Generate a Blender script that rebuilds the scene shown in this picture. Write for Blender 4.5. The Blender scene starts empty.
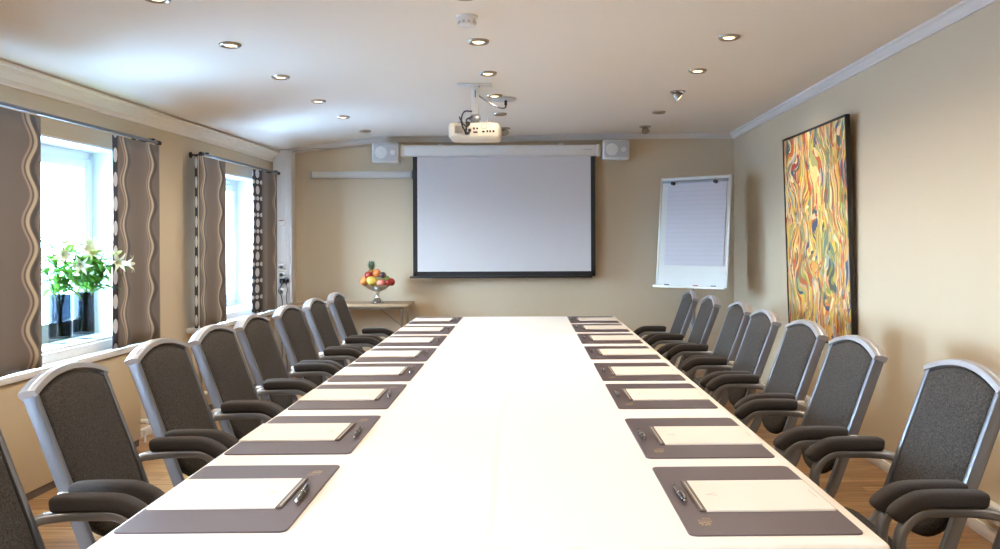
import bpy, bmesh, math, random
from mathutils import Vector, Matrix
R = math.radians
PI = math.pi
scn = bpy.context.scene
COL = scn.collection
rnd = random.Random(7)

# ------------------------------------------------------------------ materials
def lin(c):
    return tuple(((v/12.92) if v <= 0.04045 else ((v+0.055)/1.055)**2.4) for v in c)
def rgb(r, g, b): return lin((r/255, g/255, b/255)) + (1.0,)

def mat(name, color, rough=0.6, metal=0.0, bump=0.0, scale=200.0, vary=0.0, spec=0.5, sheen=0.0, trans=0.0, coat=0.0):
    m = bpy.data.materials.new(name); m.use_nodes = True
    nt = m.node_tree; b = nt.nodes['Principled BSDF']
    b.inputs['Base Color'].default_value = color
    b.inputs['Roughness'].default_value = rough
    b.inputs['Metallic'].default_value = metal
    b.inputs['Specular IOR Level'].default_value = spec
    b.inputs['Sheen Weight'].default_value = sheen
    b.inputs['Transmission Weight'].default_value = trans
    b.inputs['Coat Weight'].default_value = coat
    if bump or vary:
        tc = nt.nodes.new('ShaderNodeTexCoord')
        n = nt.nodes.new('ShaderNodeTexNoise'); n.inputs['Scale'].default_value = scale; n.inputs['Detail'].default_value = 3
        nt.links.new(tc.outputs['Object'], n.inputs['Vector'])
        if bump:
            bp = nt.nodes.new('ShaderNodeBump'); bp.inputs['Strength'].default_value = bump; bp.inputs['Distance'].default_value = 0.002
            nt.links.new(n.outputs['Fac'], bp.inputs['Height']); nt.links.new(bp.outputs['Normal'], b.inputs['Normal'])
        if vary:
            r = nt.nodes.new('ShaderNodeValToRGB')
            c = color
            r.color_ramp.elements[0].position = 0.3; r.color_ramp.elements[1].position = 0.7
            r.color_ramp.elements[0].color = (c[0]*(1-vary), c[1]*(1-vary), c[2]*(1-vary), 1)
            r.color_ramp.elements[1].color = (min(1, c[0]*(1+vary)), min(1, c[1]*(1+vary)), min(1, c[2]*(1+vary)), 1)
            nt.links.new(n.outputs['Fac'], r.inputs['Fac']); nt.links.new(r.outputs['Color'], b.inputs['Base Color'])
    return m

def emis(name, color, strength):
    m = bpy.data.materials.new(name); m.use_nodes = True
    nt = m.node_tree; nt.nodes.clear()
    e = nt.nodes.new('ShaderNodeEmission'); e.inputs['Color'].default_value = color; e.inputs['Strength'].default_value = strength
    o = nt.nodes.new('ShaderNodeOutputMaterial'); nt.links.new(e.outputs[0], o.inputs[0])
    return m

def glass(name, tint, gloss=0.12):
    m = bpy.data.materials.new(name); m.use_nodes = True
    nt = m.node_tree; nt.nodes.clear()
    t = nt.nodes.new('ShaderNodeBsdfTransparent'); t.inputs['Color'].default_value = tint
    g = nt.nodes.new('ShaderNodeBsdfGlossy'); g.inputs['Roughness'].default_value = 0.03
    lw = nt.nodes.new('ShaderNodeLayerWeight'); lw.inputs['Blend'].default_value = 0.5
    pw = nt.nodes.new('ShaderNodeMath'); pw.operation = 'POWER'; pw.inputs[1].default_value = 5.0; nt.links.new(lw.outputs['Facing'], pw.inputs[0])
    f = nt.nodes.new('ShaderNodeMath'); f.operation = 'MULTIPLY_ADD'; f.inputs[1].default_value = 0.8; f.inputs[2].default_value = 0.04; nt.links.new(pw.outputs[0], f.inputs[0])
    mx = nt.nodes.new('ShaderNodeMixShader'); o = nt.nodes.new('ShaderNodeOutputMaterial')
    nt.links.new(f.outputs[0], mx.inputs[0]); nt.links.new(t.outputs[0], mx.inputs[1]); nt.links.new(g.outputs[0], mx.inputs[2])
    nt.links.new(mx.outputs[0], o.inputs[0])
    return m

M = {}
M['wall'] = mat('wall_paint', rgb(208, 192, 166), 0.85, bump=0.06, scale=90, spec=0.2)
M['ceiling'] = mat('ceiling_paint', rgb(242, 235, 224), 0.9, spec=0.2)
M['trimw'] = mat('trim_white', rgb(226, 224, 222), 0.55)
M['winw'] = mat('window_white', rgb(232, 235, 238), 0.4)
M['radiator'] = mat('radiator_paint', rgb(196, 178, 148), 0.5)
M['cloth'] = mat('tablecloth_cotton', rgb(226, 219, 209), 0.8, bump=0.05, scale=500, spec=0.25, sheen=0.1)
M['mat'] = mat('desk_mat_leather', rgb(76, 61, 65), 0.40, bump=0.12, scale=400)
M['paper'] = mat('notepad_paper', rgb(222, 212, 200), 0.8, spec=0.2)
M['binding'] = mat('notepad_binding', rgb(92, 80, 74), 0.5)
M['bindw'] = mat('notepad_strip', rgb(176, 162, 142), 0.4)
M['gold'] = mat('gold_print', rgb(178, 150, 96), 0.4, metal=0.3)
M['greyink'] = mat('grey_print', rgb(160, 146, 132), 0.7)
M['penblack'] = mat('pen_black', rgb(26, 27, 32), 0.25, coat=0.5)
M['chrome'] = mat('chrome', rgb(214, 216, 220), 0.12, metal=1.0)
M['steel'] = mat('brushed_nickel', rgb(170, 160, 145), 0.3, metal=1.0)
M['alu'] = mat('chair_silver', rgb(136, 139, 147), 0.34, metal=0.85)
M['alu_crest'] = mat('chair_silver_crest', rgb(182, 182, 186), 0.36, metal=0.55)
M['alu_dark'] = mat('chair_silver_tube', rgb(146, 147, 150), 0.34, metal=0.75)
M['fabric'] = mat('chair_fabric', rgb(68, 64, 61), 0.95, bump=0.5, scale=170, vary=0.45, spec=0.1)
M['padfab'] = mat('armpad_fabric', rgb(58, 53, 51), 0.9, bump=0.5, scale=450, vary=0.2, spec=0.2, sheen=0.1)
M['bumper'] = mat('clear_bumper', rgb(226, 224, 220), 0.2)
M['black'] = mat('black_matt', rgb(24, 24, 27), 0.5)
M['blackframe'] = mat('frame_black', rgb(36, 30, 26), 0.45)
M['screen'] = mat('screen_white', rgb(216, 215, 218), 0.9, spec=0.1)
M['plastic'] = mat('white_plastic', rgb(228, 228, 226), 0.4)
M['greyplastic'] = mat('grey_grille', rgb(190, 190, 192), 0.6)
M['projcream'] = mat('projector_cream', rgb(226, 216, 196), 0.45)
M['board'] = mat('whiteboard', rgb(204, 203, 198), 0.3)
M['boardframe'] = mat('board_frame', rgb(206, 204, 196), 0.4, metal=0.3)
M['tablewood'] = mat('side_table_laminate', rgb(172, 148, 118), 0.45, vary=0.06, scale=20)
M['tableedge'] = mat('table_under', rgb(120, 110, 100), 0.6)
M['stem'] = mat('lily_stem', rgb(92, 128, 70), 0.5)
M['leaf'] = mat('lily_leaf', rgb(84, 136, 56), 0.4, vary=0.3, scale=14)
M['petal'] = mat('lily_petal', rgb(228, 238, 214), 0.5)
M['bud'] = mat('lily_bud', rgb(190, 212, 130), 0.5)
M['vase'] = glass('vase_smoky_blue_glass', (0.285, 0.325, 0.355, 1))
M['vasebase'] = glass('vase_clear_base', (0.86, 0.90, 0.94, 1))
M['pane'] = glass('window_glass', (0.97, 0.985, 1.0, 1))
M['lampglow'] = emis('lamp_glow', (1.0, 0.80, 0.52, 1), 3.2)
M['lampdim'] = mat('lamp_reflector', rgb(150, 140, 125), 0.25, metal=0.9)
M['orange'] = mat('orange_skin', rgb(214, 126, 56), 0.45, bump=0.2, scale=120)
M['mango'] = mat('mango_skin', rgb(206, 182, 84), 0.4, vary=0.1, scale=18)
M['redapple'] = mat('red_apple', rgb(150, 44, 36), 0.3, vary=0.3, scale=16)
M['greenapple'] = mat('green_apple', rgb(128, 160, 66), 0.3, vary=0.12, scale=16)
M['plum'] = mat('plum_skin', rgb(62, 34, 44), 0.35)
M['peach'] = mat('peach_skin', rgb(206, 122, 104), 0.6, vary=0.15, scale=18)
M['pinecrown'] = mat('pineapple_crown', rgb(88, 116, 92), 0.5)
M['pinebody'] = mat('pineapple_skin', rgb(160, 112, 50), 0.6, bump=0.8, scale=70, vary=0.3)
M['cable'] = mat('dark_cable', rgb(44, 44, 48), 0.5)
M['wcable'] = mat('white_cable', rgb(214, 210, 204), 0.5)
M['red'] = mat('marker_red', rgb(170, 50, 44), 0.4)
M['blue'] = mat('marker_blue', rgb(50, 60, 120), 0.4)
M['lining'] = None

def floor_material():
    m = bpy.data.materials.new('wood_floor'); m.use_nodes = True
    nt = m.node_tree; b = nt.nodes['Principled BSDF']; N = nt.nodes.new; L = nt.links.new
    tc = N('ShaderNodeTexCoord')
    br = N('ShaderNodeTexBrick'); br.inputs['Scale'].default_value = 1.0
    br.inputs['Brick Width'].default_value = 1.1; br.inputs['Row Height'].default_value = 0.085
    br.inputs['Mortar Size'].default_value = 0.0012; br.offset = 0.37
    br.inputs['Color1'].default_value = rgb(186, 150, 106); br.inputs['Color2'].default_value = rgb(150, 112, 74)
    br.inputs['Mortar'].default_value = rgb(84, 54, 32)
    L(tc.outputs['Object'], br.inputs['Vector'])
    mp = N('ShaderNodeMapping'); mp.inputs['Scale'].default_value = (3.0, 45.0, 1.0); L(tc.outputs['Object'], mp.inputs['Vector'])
    n = N('ShaderNodeTexNoise'); n.inputs['Scale'].default_value = 1.0; n.inputs['Detail'].default_value = 5; L(mp.outputs[0], n.inputs['Vector'])
    r = N('ShaderNodeValToRGB'); r.color_ramp.elements[0].color = (0.50, 0.44, 0.40, 1); r.color_ramp.elements[1].color = (1.15, 1.12, 1.08, 1)
    r.color_ramp.elements[0].position = 0.3; r.color_ramp.elements[1].position = 0.72
    L(n.outputs['Fac'], r.inputs['Fac'])
    mx = N('ShaderNodeMix'); mx.data_type = 'RGBA'; mx.blend_type = 'MULTIPLY'; mx.inputs[0].default_value = 1.0
    L(br.outputs['Color'], mx.inputs[6]); L(r.outputs['Color'], mx.inputs[7]); L(mx.outputs[2], b.inputs['Base Color'])
    b.inputs['Roughness'].default_value = 0.38
    return m
M['floor'] = floor_material()

def curtain_material(stripes):
    """taupe panel curtain; stripes = local y of each wavy stripe (object x = along the curtain)"""
    m = bpy.data.materials.new('curtain_fabric'); m.use_nodes = True
    nt = m.node_tree; b = nt.nodes['Principled BSDF']; N = nt.nodes.new; L = nt.links.new
    def math_(op, a, c=None):
        n = N('ShaderNodeMath'); n.operation = op
        for i, v in enumerate((a, c)):
            if v is None: continue
            if isinstance(v, (int, float)): n.inputs[i].default_value = v
            else: L(v, n.inputs[i])
        return n.outputs[0]
    tc = N('ShaderNodeTexCoord'); sp = N('ShaderNodeSeparateXYZ'); L(tc.outputs['Object'], sp.inputs[0])
    base = rgb(112, 101, 95)
    out = None
    wv = math_('MULTIPLY', math_('SINE', math_('MULTIPLY', sp.outputs['Z'], 2*PI/0.285)), 0.031)
    xs = math_('SUBTRACT', sp.outputs['Y'], wv)
    prev = None
    for s in stripes:
        d = math_('ADD', math_('SUBTRACT', xs, s), 0.5)        # 0.5 at stripe centre
        r = N('ShaderNodeValToRGB'); cr = r.color_ramp; cr.interpolation = 'LINEAR'
        pts = [(-0.052, base), (-0.046, rgb(168, 148, 138)), (-0.034, rgb(172, 152, 140)), (-0.030, rgb(98, 82, 74)), (-0.020, rgb(104, 88, 80)),
               (-0.014, rgb(196, 184, 160)), (0.006, rgb(208, 196, 172)), (0.012, rgb(120, 106, 96)), (0.022, rgb(64, 58, 58)), (0.046, rgb(74, 68, 66)), (0.056, base)]
        cr.elements[0].position = 0.5+pts[0][0]; cr.elements[0].color = pts[0][1]
        cr.elements[1].position = 0.5+pts[-1][0]; cr.elements[1].color = pts[-1][1]
        for p, c in pts[1:-1]:
            e = cr.elements.new(0.5+p); e.color = c
        L(d, r.inputs['Fac'])
        if prev is None: prev = r.outputs['Color']
        else:
            ins = math_('LESS_THAN', math_('ABSOLUTE', math_('SUBTRACT', xs, s)), 0.057)
            mx = N('ShaderNodeMix'); mx.data_type = 'RGBA'; L(ins, mx.inputs[0]); L(prev, mx.inputs[6]); L(r.outputs['Color'], mx.inputs[7])
            prev = mx.outputs[2]
    # fine weave
    n = N('ShaderNodeTexNoise'); n.inputs['Scale'].default_value = 260; L(tc.outputs['Object'], n.inputs['Vector'])
    bp = N('ShaderNodeBump'); bp.inputs['Strength'].default_value = 0.25; bp.inputs['Distance'].default_value = 0.002
    L(n.outputs['Fac'], bp.inputs['Height']); L(bp.outputs['Normal'], b.inputs['Normal'])
    L(prev, b.inputs['Base Color']); b.inputs['Roughness'].default_value = 0.6; b.inputs['Sheen Weight'].default_value = 0.2
    return m

def lining_material(phase=0.0, wide=False):
    """charcoal fabric with a column of pale spots"""
    m = bpy.data.materials.new('curtain_spotted_fabric'); m.use_nodes = True
    nt = m.node_tree; b = nt.nodes['Principled BSDF']; N = nt.nodes.new; L = nt.links.new
    def math_(op, a, c=None):
        n = N('ShaderNodeMath'); n.operation = op
        for i, v in enumerate((a, c)):
            if v is None: continue
            if isinstance(v, (int, float)): n.inputs[i].default_value = v
            else: L(v, n.inputs[i])
        return n.outputs[0]
    uv = N('ShaderNodeUVMap'); sp = N('ShaderNodeSeparateXYZ'); L(uv.outputs[0], sp.inputs[0])   # u across 0..1, v metres up
    u = math_('SUBTRACT', sp.outputs['X'], 0.5)
    v = math_('SUBTRACT', math_('FRACT', math_('DIVIDE', math_('ADD', sp.outputs['Y'], phase), 0.155)), 0.5)
    def blob(cu, cv, ru, rv):
        a = math_('POWER', math_('DIVIDE', math_('SUBTRACT', u, cu), ru), 2.0)
        c = math_('POWER', math_('DIVIDE', math_('SUBTRACT', v, cv), rv), 2.0)
        return math_('LESS_THAN', math_('ADD', a, c), 1.0)
    if not wide:
        f = blob(0.0, 0.0, 0.42, 0.30)
    else:
        f = blob(0, 0, 0.20, 0.26)
        for cu in (-0.42, 0.0, 0.42):
            f = math_('MAXIMUM', f, math_('MAXIMUM', blob(cu, 0.5, 0.17, 0.13), blob(cu, -0.5, 0.17, 0.13)))
        f = math_('MAXIMUM', f, blob(0.5, 0, 0.1, 0.2))
    mx = N('ShaderNodeMix'); mx.data_type = 'RGBA'; L(f, mx.inputs[0])
    mx.inputs[6].default_value = rgb(58, 58, 68); mx.inputs[7].default_value = rgb(216, 222, 232)
    L(mx.outputs[2], b.inputs['Base Color']); b.inputs['Roughness'].default_value = 0.7
    return m

def painting_material():
    """thick curving dabs of many colours, flowing mostly upwards"""
    m = bpy.data.materials.new('abstract_paint'); m.use_nodes = True
    nt = m.node_tree; b = nt.nodes['Principled BSDF']; N = nt.nodes.new; L = nt.links.new
    tc = N('ShaderNodeTexCoord')
    def warp(src, scale, amp):
        w = N('ShaderNodeTexNoise'); w.inputs['Scale'].default_value = scale; w.inputs['Detail'].default_value = 1.5; L(src, w.inputs['Vector'])
        sb = N('ShaderNodeVectorMath'); sb.operation = 'SUBTRACT'; sb.inputs[1].default_value = (0.5, 0.5, 0.5); L(w.outputs['Color'], sb.inputs[0])
        sc = N('ShaderNodeVectorMath'); sc.operation = 'SCALE'; sc.inputs['Scale'].default_value = amp; L(sb.outputs[0], sc.inputs[0])
        ad = N('ShaderNodeVectorMath'); ad.operation = 'ADD'; L(src, ad.inputs[0]); L(sc.outputs[0], ad.inputs[1]); return ad.outputs[0]
    pal = [(70, 84, 120), (214, 120, 52), (204, 180, 84), (238, 214, 140), (180, 56, 34), (150, 150, 74), (226, 168, 84), (232, 208, 170), (196, 96, 50), (216, 196, 96),
           (120, 142, 120), (236, 186, 110), (158, 124, 70), (244, 228, 176), (206, 76, 44), (170, 172, 110), (222, 150, 110), (84, 92, 84), (228, 196, 80), (172, 176, 178), (190, 150, 84)]
    def dabs(sy, sz, amp, seed):
        v = warp(tc.outputs['Object'], 2.6, amp)
        mp = N('ShaderNodeMapping'); mp.inputs['Scale'].default_value = (0.0, sy, sz); mp.inputs['Location'].default_value = (seed, seed*1.7, seed*0.6); L(v, mp.inputs['Vector'])
        vo = N('ShaderNodeTexVoronoi'); vo.inputs['Scale'].default_value = 1.0; L(mp.outputs[0], vo.inputs['Vector'])
        sp = N('ShaderNodeSeparateXYZ'); L(vo.outputs['Color'], sp.inputs[0])
        r = N('ShaderNodeValToRGB'); cr = r.color_ramp; cr.interpolation = 'CONSTANT'
        k = len(pal); cr.elements[0].position = 0; cr.elements[0].color = rgb(*pal[0]); cr.elements[1].position = (k-1)/k; cr.elements[1].color = rgb(*pal[-1])
        for q in range(1, k-1):
            e = cr.elements.new(q/k); e.color = rgb(*pal[q])
        L(sp.outputs['X'], r.inputs['Fac']); return r.outputs['Color'], sp.outputs['Y'], vo.outputs['Distance']
    c1, y1, d1 = dabs(19, 5.2, 0.46, 1.3)
    c2, y2, d2 = dabs(36, 9, 0.50, 5.1)
    gt = N('ShaderNodeMath'); gt.operation = 'GREATER_THAN'; gt.inputs[1].default_value = 0.45; L(y2, gt.inputs[0])
    mx = N('ShaderNodeMix'); mx.data_type = 'RGBA'; L(gt.outputs[0], mx.inputs[0]); L(c1, mx.inputs[6]); L(c2, mx.inputs[7])
    c3, y3, d3 = dabs(64, 15, 0.5, 9.7)
    g3 = N('ShaderNodeMath'); g3.operation = 'GREATER_THAN'; g3.inputs[1].default_value = 0.70; L(y3, g3.inputs[0])
    m3 = N('ShaderNodeMix'); m3.data_type = 'RGBA'; L(g3.outputs[0], m3.inputs[0]); L(mx.outputs[2], m3.inputs[6]); L(c3, m3.inputs[7])
    L(m3.outputs[2], b.inputs['Base Color'])
    bp = N('ShaderNodeBump'); bp.inputs['Strength'].default_value = 0.4; bp.inputs['Distance'].default_value = 0.004
    L(d2, bp.inputs['Height']); L(bp.outputs['Normal'], b.inputs['Normal'])
    b.inputs['Roughness'].default_value = 0.5
    return m

def ruled_paper():
    m = bpy.data.materials.new('flipchart_paper'); m.use_nodes = True
    nt = m.node_tree; b = nt.nodes['Principled BSDF']; N = nt.nodes.new; L = nt.links.new
    tc = N('ShaderNodeTexCoord'); sp = N('ShaderNodeSeparateXYZ'); L(tc.outputs['Object'], sp.inputs[0])
    d = N('ShaderNodeMath'); d.operation = 'DIVIDE'; d.inputs[1].default_value = 0.0435; L(sp.outputs['Z'], d.inputs[0])
    f = N('ShaderNodeMath'); f.operation = 'FRACT'; L(d.outputs[0], f.inputs[0])
    l = N('ShaderNodeMath'); l.operation = 'LESS_THAN'; l.inputs[1].default_value = 0.12; L(f.outputs[0], l.inputs[0])
    mx = N('ShaderNodeMix'); mx.data_type = 'RGBA'; L(l.outputs[0], mx.inputs[0])
    mx.inputs[6].default_value = rgb(198, 196, 204); mx.inputs[7].default_value = rgb(188, 187, 198)
    L(mx.outputs[2], b.inputs['Base Color']); b.inputs['Roughness'].default_value = 0.8
    return m

# ------------------------------------------------------------------ mesh helpers
def NB(): return bmesh.new()

def obj(name, bm, m, parent=None, loc=(0, 0, 0), rot=(0, 0, 0), smooth=35):
    bmesh.ops.recalc_face_normals(bm, faces=bm.faces[:])
    me = bpy.data.meshes.new(name); bm.to_mesh(me); bm.free()
    if m: me.materials.append(m)
    if smooth:
        for p in me.polygons: p.use_smooth = True
        me.set_sharp_from_angle(angle=R(smooth))
    o = bpy.data.objects.new(name, me); COL.objects.link(o)
    o.location = loc; o.rotation_euler = rot
    if parent: o.parent = parent
    return o

def tag(o, label=None, cat=None, group=None, kind=None):
    if label: o['label'] = label
    if cat: o['category'] = cat
    if group: o['group'] = group
    if kind: o['kind'] = kind
    return o

def thing(name, label, cat, loc=(0, 0, 0), rz=0.0, group=None, kind=None):
    o = bpy.data.objects.new(name, None); COL.objects.link(o); o.empty_display_size = 0.1
    o.location = loc; o.rotation_euler = (0, 0, rz)
    return tag(o, label, cat, group, kind)

def dup(root, loc, rz, label=None, group=None):
    r = root.copy(); COL.objects.link(r); r.location = loc; r.rotation_euler = (0, 0, rz)
    if label: r['label'] = label
    if group: r['group'] = group
    for ch in list(root.children):
        c = ch.copy(); COL.objects.link(c); c.parent = r
        for g in list(ch.children):
            d = g.copy(); COL.objects.link(d); d.parent = c
    return r

def box(bm, c, s, bevel=0.0, seg=2, mtx=None):
    """axis aligned box centred at c with full size s"""
    t = bmesh.new(); bmesh.ops.create_cube(t, size=1.0)
    for v in t.verts: v.co = Vector((v.co.x*s[0], v.co.y*s[1], v.co.z*s[2]))
    if bevel: bmesh.ops.bevel(t, geom=t.edges[:], offset=bevel, segments=seg, affect='EDGES', profile=0.5)
    mm = Matrix.Translation(Vector(c))
    if mtx is not None: mm = mm @ mtx
    t.transform(mm); merge(bm, t)

def merge(bm, t):
    me = bpy.data.meshes.new('tmp'); t.to_mesh(me); t.free(); bm.from_mesh(me); bpy.data.meshes.remove(me)

def span(bm, a, b, bevel=0.0):
    """box between two corners"""
    a = Vector(a); b = Vector(b)
    box(bm, (a+b)/2, [abs(v) for v in (b-a)], bevel)

def loft(bm, rings, closed=True, caps=True):
    vr = [[bm.verts.new(p) for p in ring] for ring in rings]
    n = len(vr[0])
    for i in range(len(vr)-1):
        a, b = vr[i], vr[i+1]
        for j in range(n if closed else n-1):
            k = (j+1) % n
            bm.faces.new((a[j], a[k], b[k], b[j]))
    if caps and closed:
        bm.faces.new(list(reversed(vr[0]))); bm.faces.new(vr[-1])

def rrect(w, h, r, n=3):
    pts = []
    for cx, cy, a0 in ((w/2-r, h/2-r, 0), (-w/2+r, h/2-r, 90), (-w/2+r, -h/2+r, 180), (w/2-r, -h/2+r, 270)):
        for i in range(n+1):
            a = R(a0+90*i/n); pts.append((cx+r*math.cos(a), cy+r*math.sin(a)))
    return pts

def circ(r, n=10): return [(r*math.cos(2*PI*i/n), r*math.sin(2*PI*i/n)) for i in range(n)]

def fillet(pts, rad, n=5):
    pts = [Vector(p) for p in pts]; out = [pts[0]]
    for i in range(1, len(pts)-1):
        p, a, b = pts[i], pts[i-1], pts[i+1]
        r = rad[i-1] if isinstance(rad, (list, tuple)) else rad
        da = (a-p).normalized(); db = (b-p).normalized()
        d = min(r, (a-p).length*0.49, (b-p).length*0.49)
        s, e = p+da*d, p+db*d
        for k in range(n+1):
            t = k/n; out.append(s*(1-t)**2 + p*2*t*(1-t) + e*t*t)
    out.append(pts[-1]); return out

def spline(pts, k=6):
    pts = [Vector(p) for p in pts]; out = []
    q = [pts[0]*2-pts[1]] + pts + [pts[-1]*2-pts[-2]]
    for i in range(1, len(q)-2):
        a, b, c, d = q[i-1:i+3]
        for j in range(k):
            t = j/k
            out.append(0.5*((2*b)+(c-a)*t+(2*a-5*b+4*c-d)*t*t+(3*b-a-3*c+d)*t**3))
    out.append(pts[-1]); return out

def sweep(bm, path, prof, side=None, scales=None, caps=True):
    """sweep profile (a along side, b along the other normal) on a path"""
    path = [Vector(p) for p in path]; rings = []; prev = None
    for i, p in enumerate(path):
        t = (path[min(i+1, len(path)-1)] - path[max(i-1, 0)]).normalized()
        if side is not None: s = Vector(side)
        elif prev is None:
            s = t.cross(Vector((0, 0, 1)))
            if s.length < 0.05: s = t.cross(Vector((0, 1, 0)))
        else: s = prev
        s = (s - t*s.dot(t)).normalized(); nn = t.cross(s); prev = s
        k = scales[i] if scales else (1, 1)
        rings.append([p + s*(a*k[0]) + nn*(b*k[1]) for a, b in prof])
    loft(bm, rings, True, caps)

def tube(bm, path, r, n=8): sweep(bm, path, circ(r, n))

def lathe(bm, prof, n=24, c=(0, 0, 0), caps=True):
    rings = [[(c[0]+max(r, 1e-4)*math.cos(2*PI*i/n), c[1]+max(r, 1e-4)*math.sin(2*PI*i/n), c[2]+z) for i in range(n)] for r, z in prof]
    loft(bm, rings, True, caps)

def cyl(bm, a, b, r, n=16):
    a = Vector(a); b = Vector(b); sweep(bm, [a, b], circ(r, n))

def ball(bm, c, r, seg=18, squash=(1, 1, 1)):
    t = bmesh.new(); bmesh.ops.create_uvsphere(t, u_segments=seg, v_segments=seg//2+2, radius=1.0)
    for v in t.verts: v.co = Vector((v.co.x*r*squash[0], v.co.y*r*squash[1], v.co.z*r*squash[2]))
    t.transform(Matrix.Translation(Vector(c))); merge(bm, t)

def slab(bm, outline, z0, z1, bev=0.0):
    """prism of an xy outline"""
    cx = sum(p[0] for p in outline)/len(outline); cy = sum(p[1] for p in outline)/len(outline)
    def ring(z, k): return [(p[0]+(cx-p[0])/max(1e-6, math.hypot(p[0]-cx, p[1]-cy))*k, p[1]+(cy-p[1])/max(1e-6, math.hypot(p[0]-cx, p[1]-cy))*k, z) for p in outline]
    if bev: loft(bm, [ring(z0, 0), ring(z1-bev, 0), ring(z1, bev)])
    else: loft(bm, [ring(z0, 0), ring(z1, 0)])

# ------------------------------------------------------------------ camera
CAMZ = 1.37
cd = bpy.data.cameras.new('camera'); cam = bpy.data.objects.new('camera', cd); COL.objects.link(cam)
cd.sensor_width = 36.0; cd.lens = 36*0.810; cd.shift_x = -0.038; cd.shift_y = -0.0331; cd.clip_start = 0.02
cam.matrix_world = Matrix.Translation((0, 0, CAMZ)) @ Matrix.Rotation(R(90), 4, 'X') @ Matrix.Rotation(R(-0.2), 4, 'Z')
scn.camera = cam
def PX(x, y):                                    # direction of a photo pixel per metre of depth
    a, b, r = (x-538)/810, (241.4-y)/810, R(-0.2)
    return a*math.cos(r)-b*math.sin(r), a*math.sin(r)+b*math.cos(r)
def at_y(x, y, Y):
    u, v = PX(x, y); return Vector((u*Y, Y, CAMZ+v*Y))

# ------------------------------------------------------------------ the room
XR, YB, YF = 2.06, 8.52, -2.6
def LW(y): return -2.756+0.0136*(y-YB)
LROT = -0.0136
CEILP = [(2.30, 2.5), (1.0, 2.5), (-0.35, 2.475), (-1.7, 2.468), (-2.2, 2.405), (-2.5, 2.36), (-2.95, 2.27)]
def CZ(x):
    for (x0, z0), (x1, z1) in zip(CEILP, CEILP[1:]):
        if x1 <= x <= x0: return z0+(z1-z0)*(x-x0)/(x1-x0)
    return 2.5 if x > 0 else 2.27

def struct(name, bm, m, parent=None, **k):
    o = obj(name, bm, m, parent, **k)
    if parent is None: o['kind'] = 'structure'
    return o

b = NB(); span(b, (-3.3, YF-0.2, -0.12), (XR+0.3, YB+0.2, 0.0)); struct('floor', b, M['floor'], smooth=0)
b = NB()
xs = [2.30-i*0.1 for i in range(53)]
ring0 = [(x, YF-0.2, CZ(x)) for x in xs] + [(xs[-1], YF-0.2, 2.75), (xs[0], YF-0.2, 2.75)]
loft(b, [ring0, [(p[0], YB+0.2, p[2]) for p in ring0]]); struct('ceiling', b, M['ceiling'], smooth=20)
b = NB(); span(b, (-3.25, YB, -0.05), (XR+0.25, YB+0.18, 2.72)); struct('wall_back', b, M['wall'], smooth=0)
b = NB(); span(b, (XR, YF-0.1, -0.05), (XR+0.2, YB+0.1, 2.72)); struct('wall_right', b, M['wall'], smooth=0)
b = NB(); span(b, (-3.25, YF-0.18, -0.05), (XR+0.25, YF, 2.72)); struct('wall_rear', b, M['wall'], smooth=0)

# left wall with window openings; local frame: x across (0 = room face), y along, z up
WT = 0.34
left = Vector((LW(0), 0, 0))
WINS = [(3.92, 5.50), (6.72, 8.02), (0.1, 1.5)]  # last opening is unseen, added to let daylight onto the near table
OPZ0, OPZ1 = 0.73, 1.99
b = NB()
ys = sorted(WINS); y = YF-0.15
for y0, y1 in ys:
    span(b, (-WT, y, -0.05), (0, y0, 2.70)); span(b, (-WT, y0, -0.05), (0, y1, OPZ0)); span(b, (-WT, y0, OPZ1), (0, y1, 2.70)); y = y1
span(b, (-WT, y, -0.05), (0, YB+0.15, 2.70))
struct('wall_left', b, M['wall'], loc=left, rot=(0, 0, LROT), smooth=0)

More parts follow.
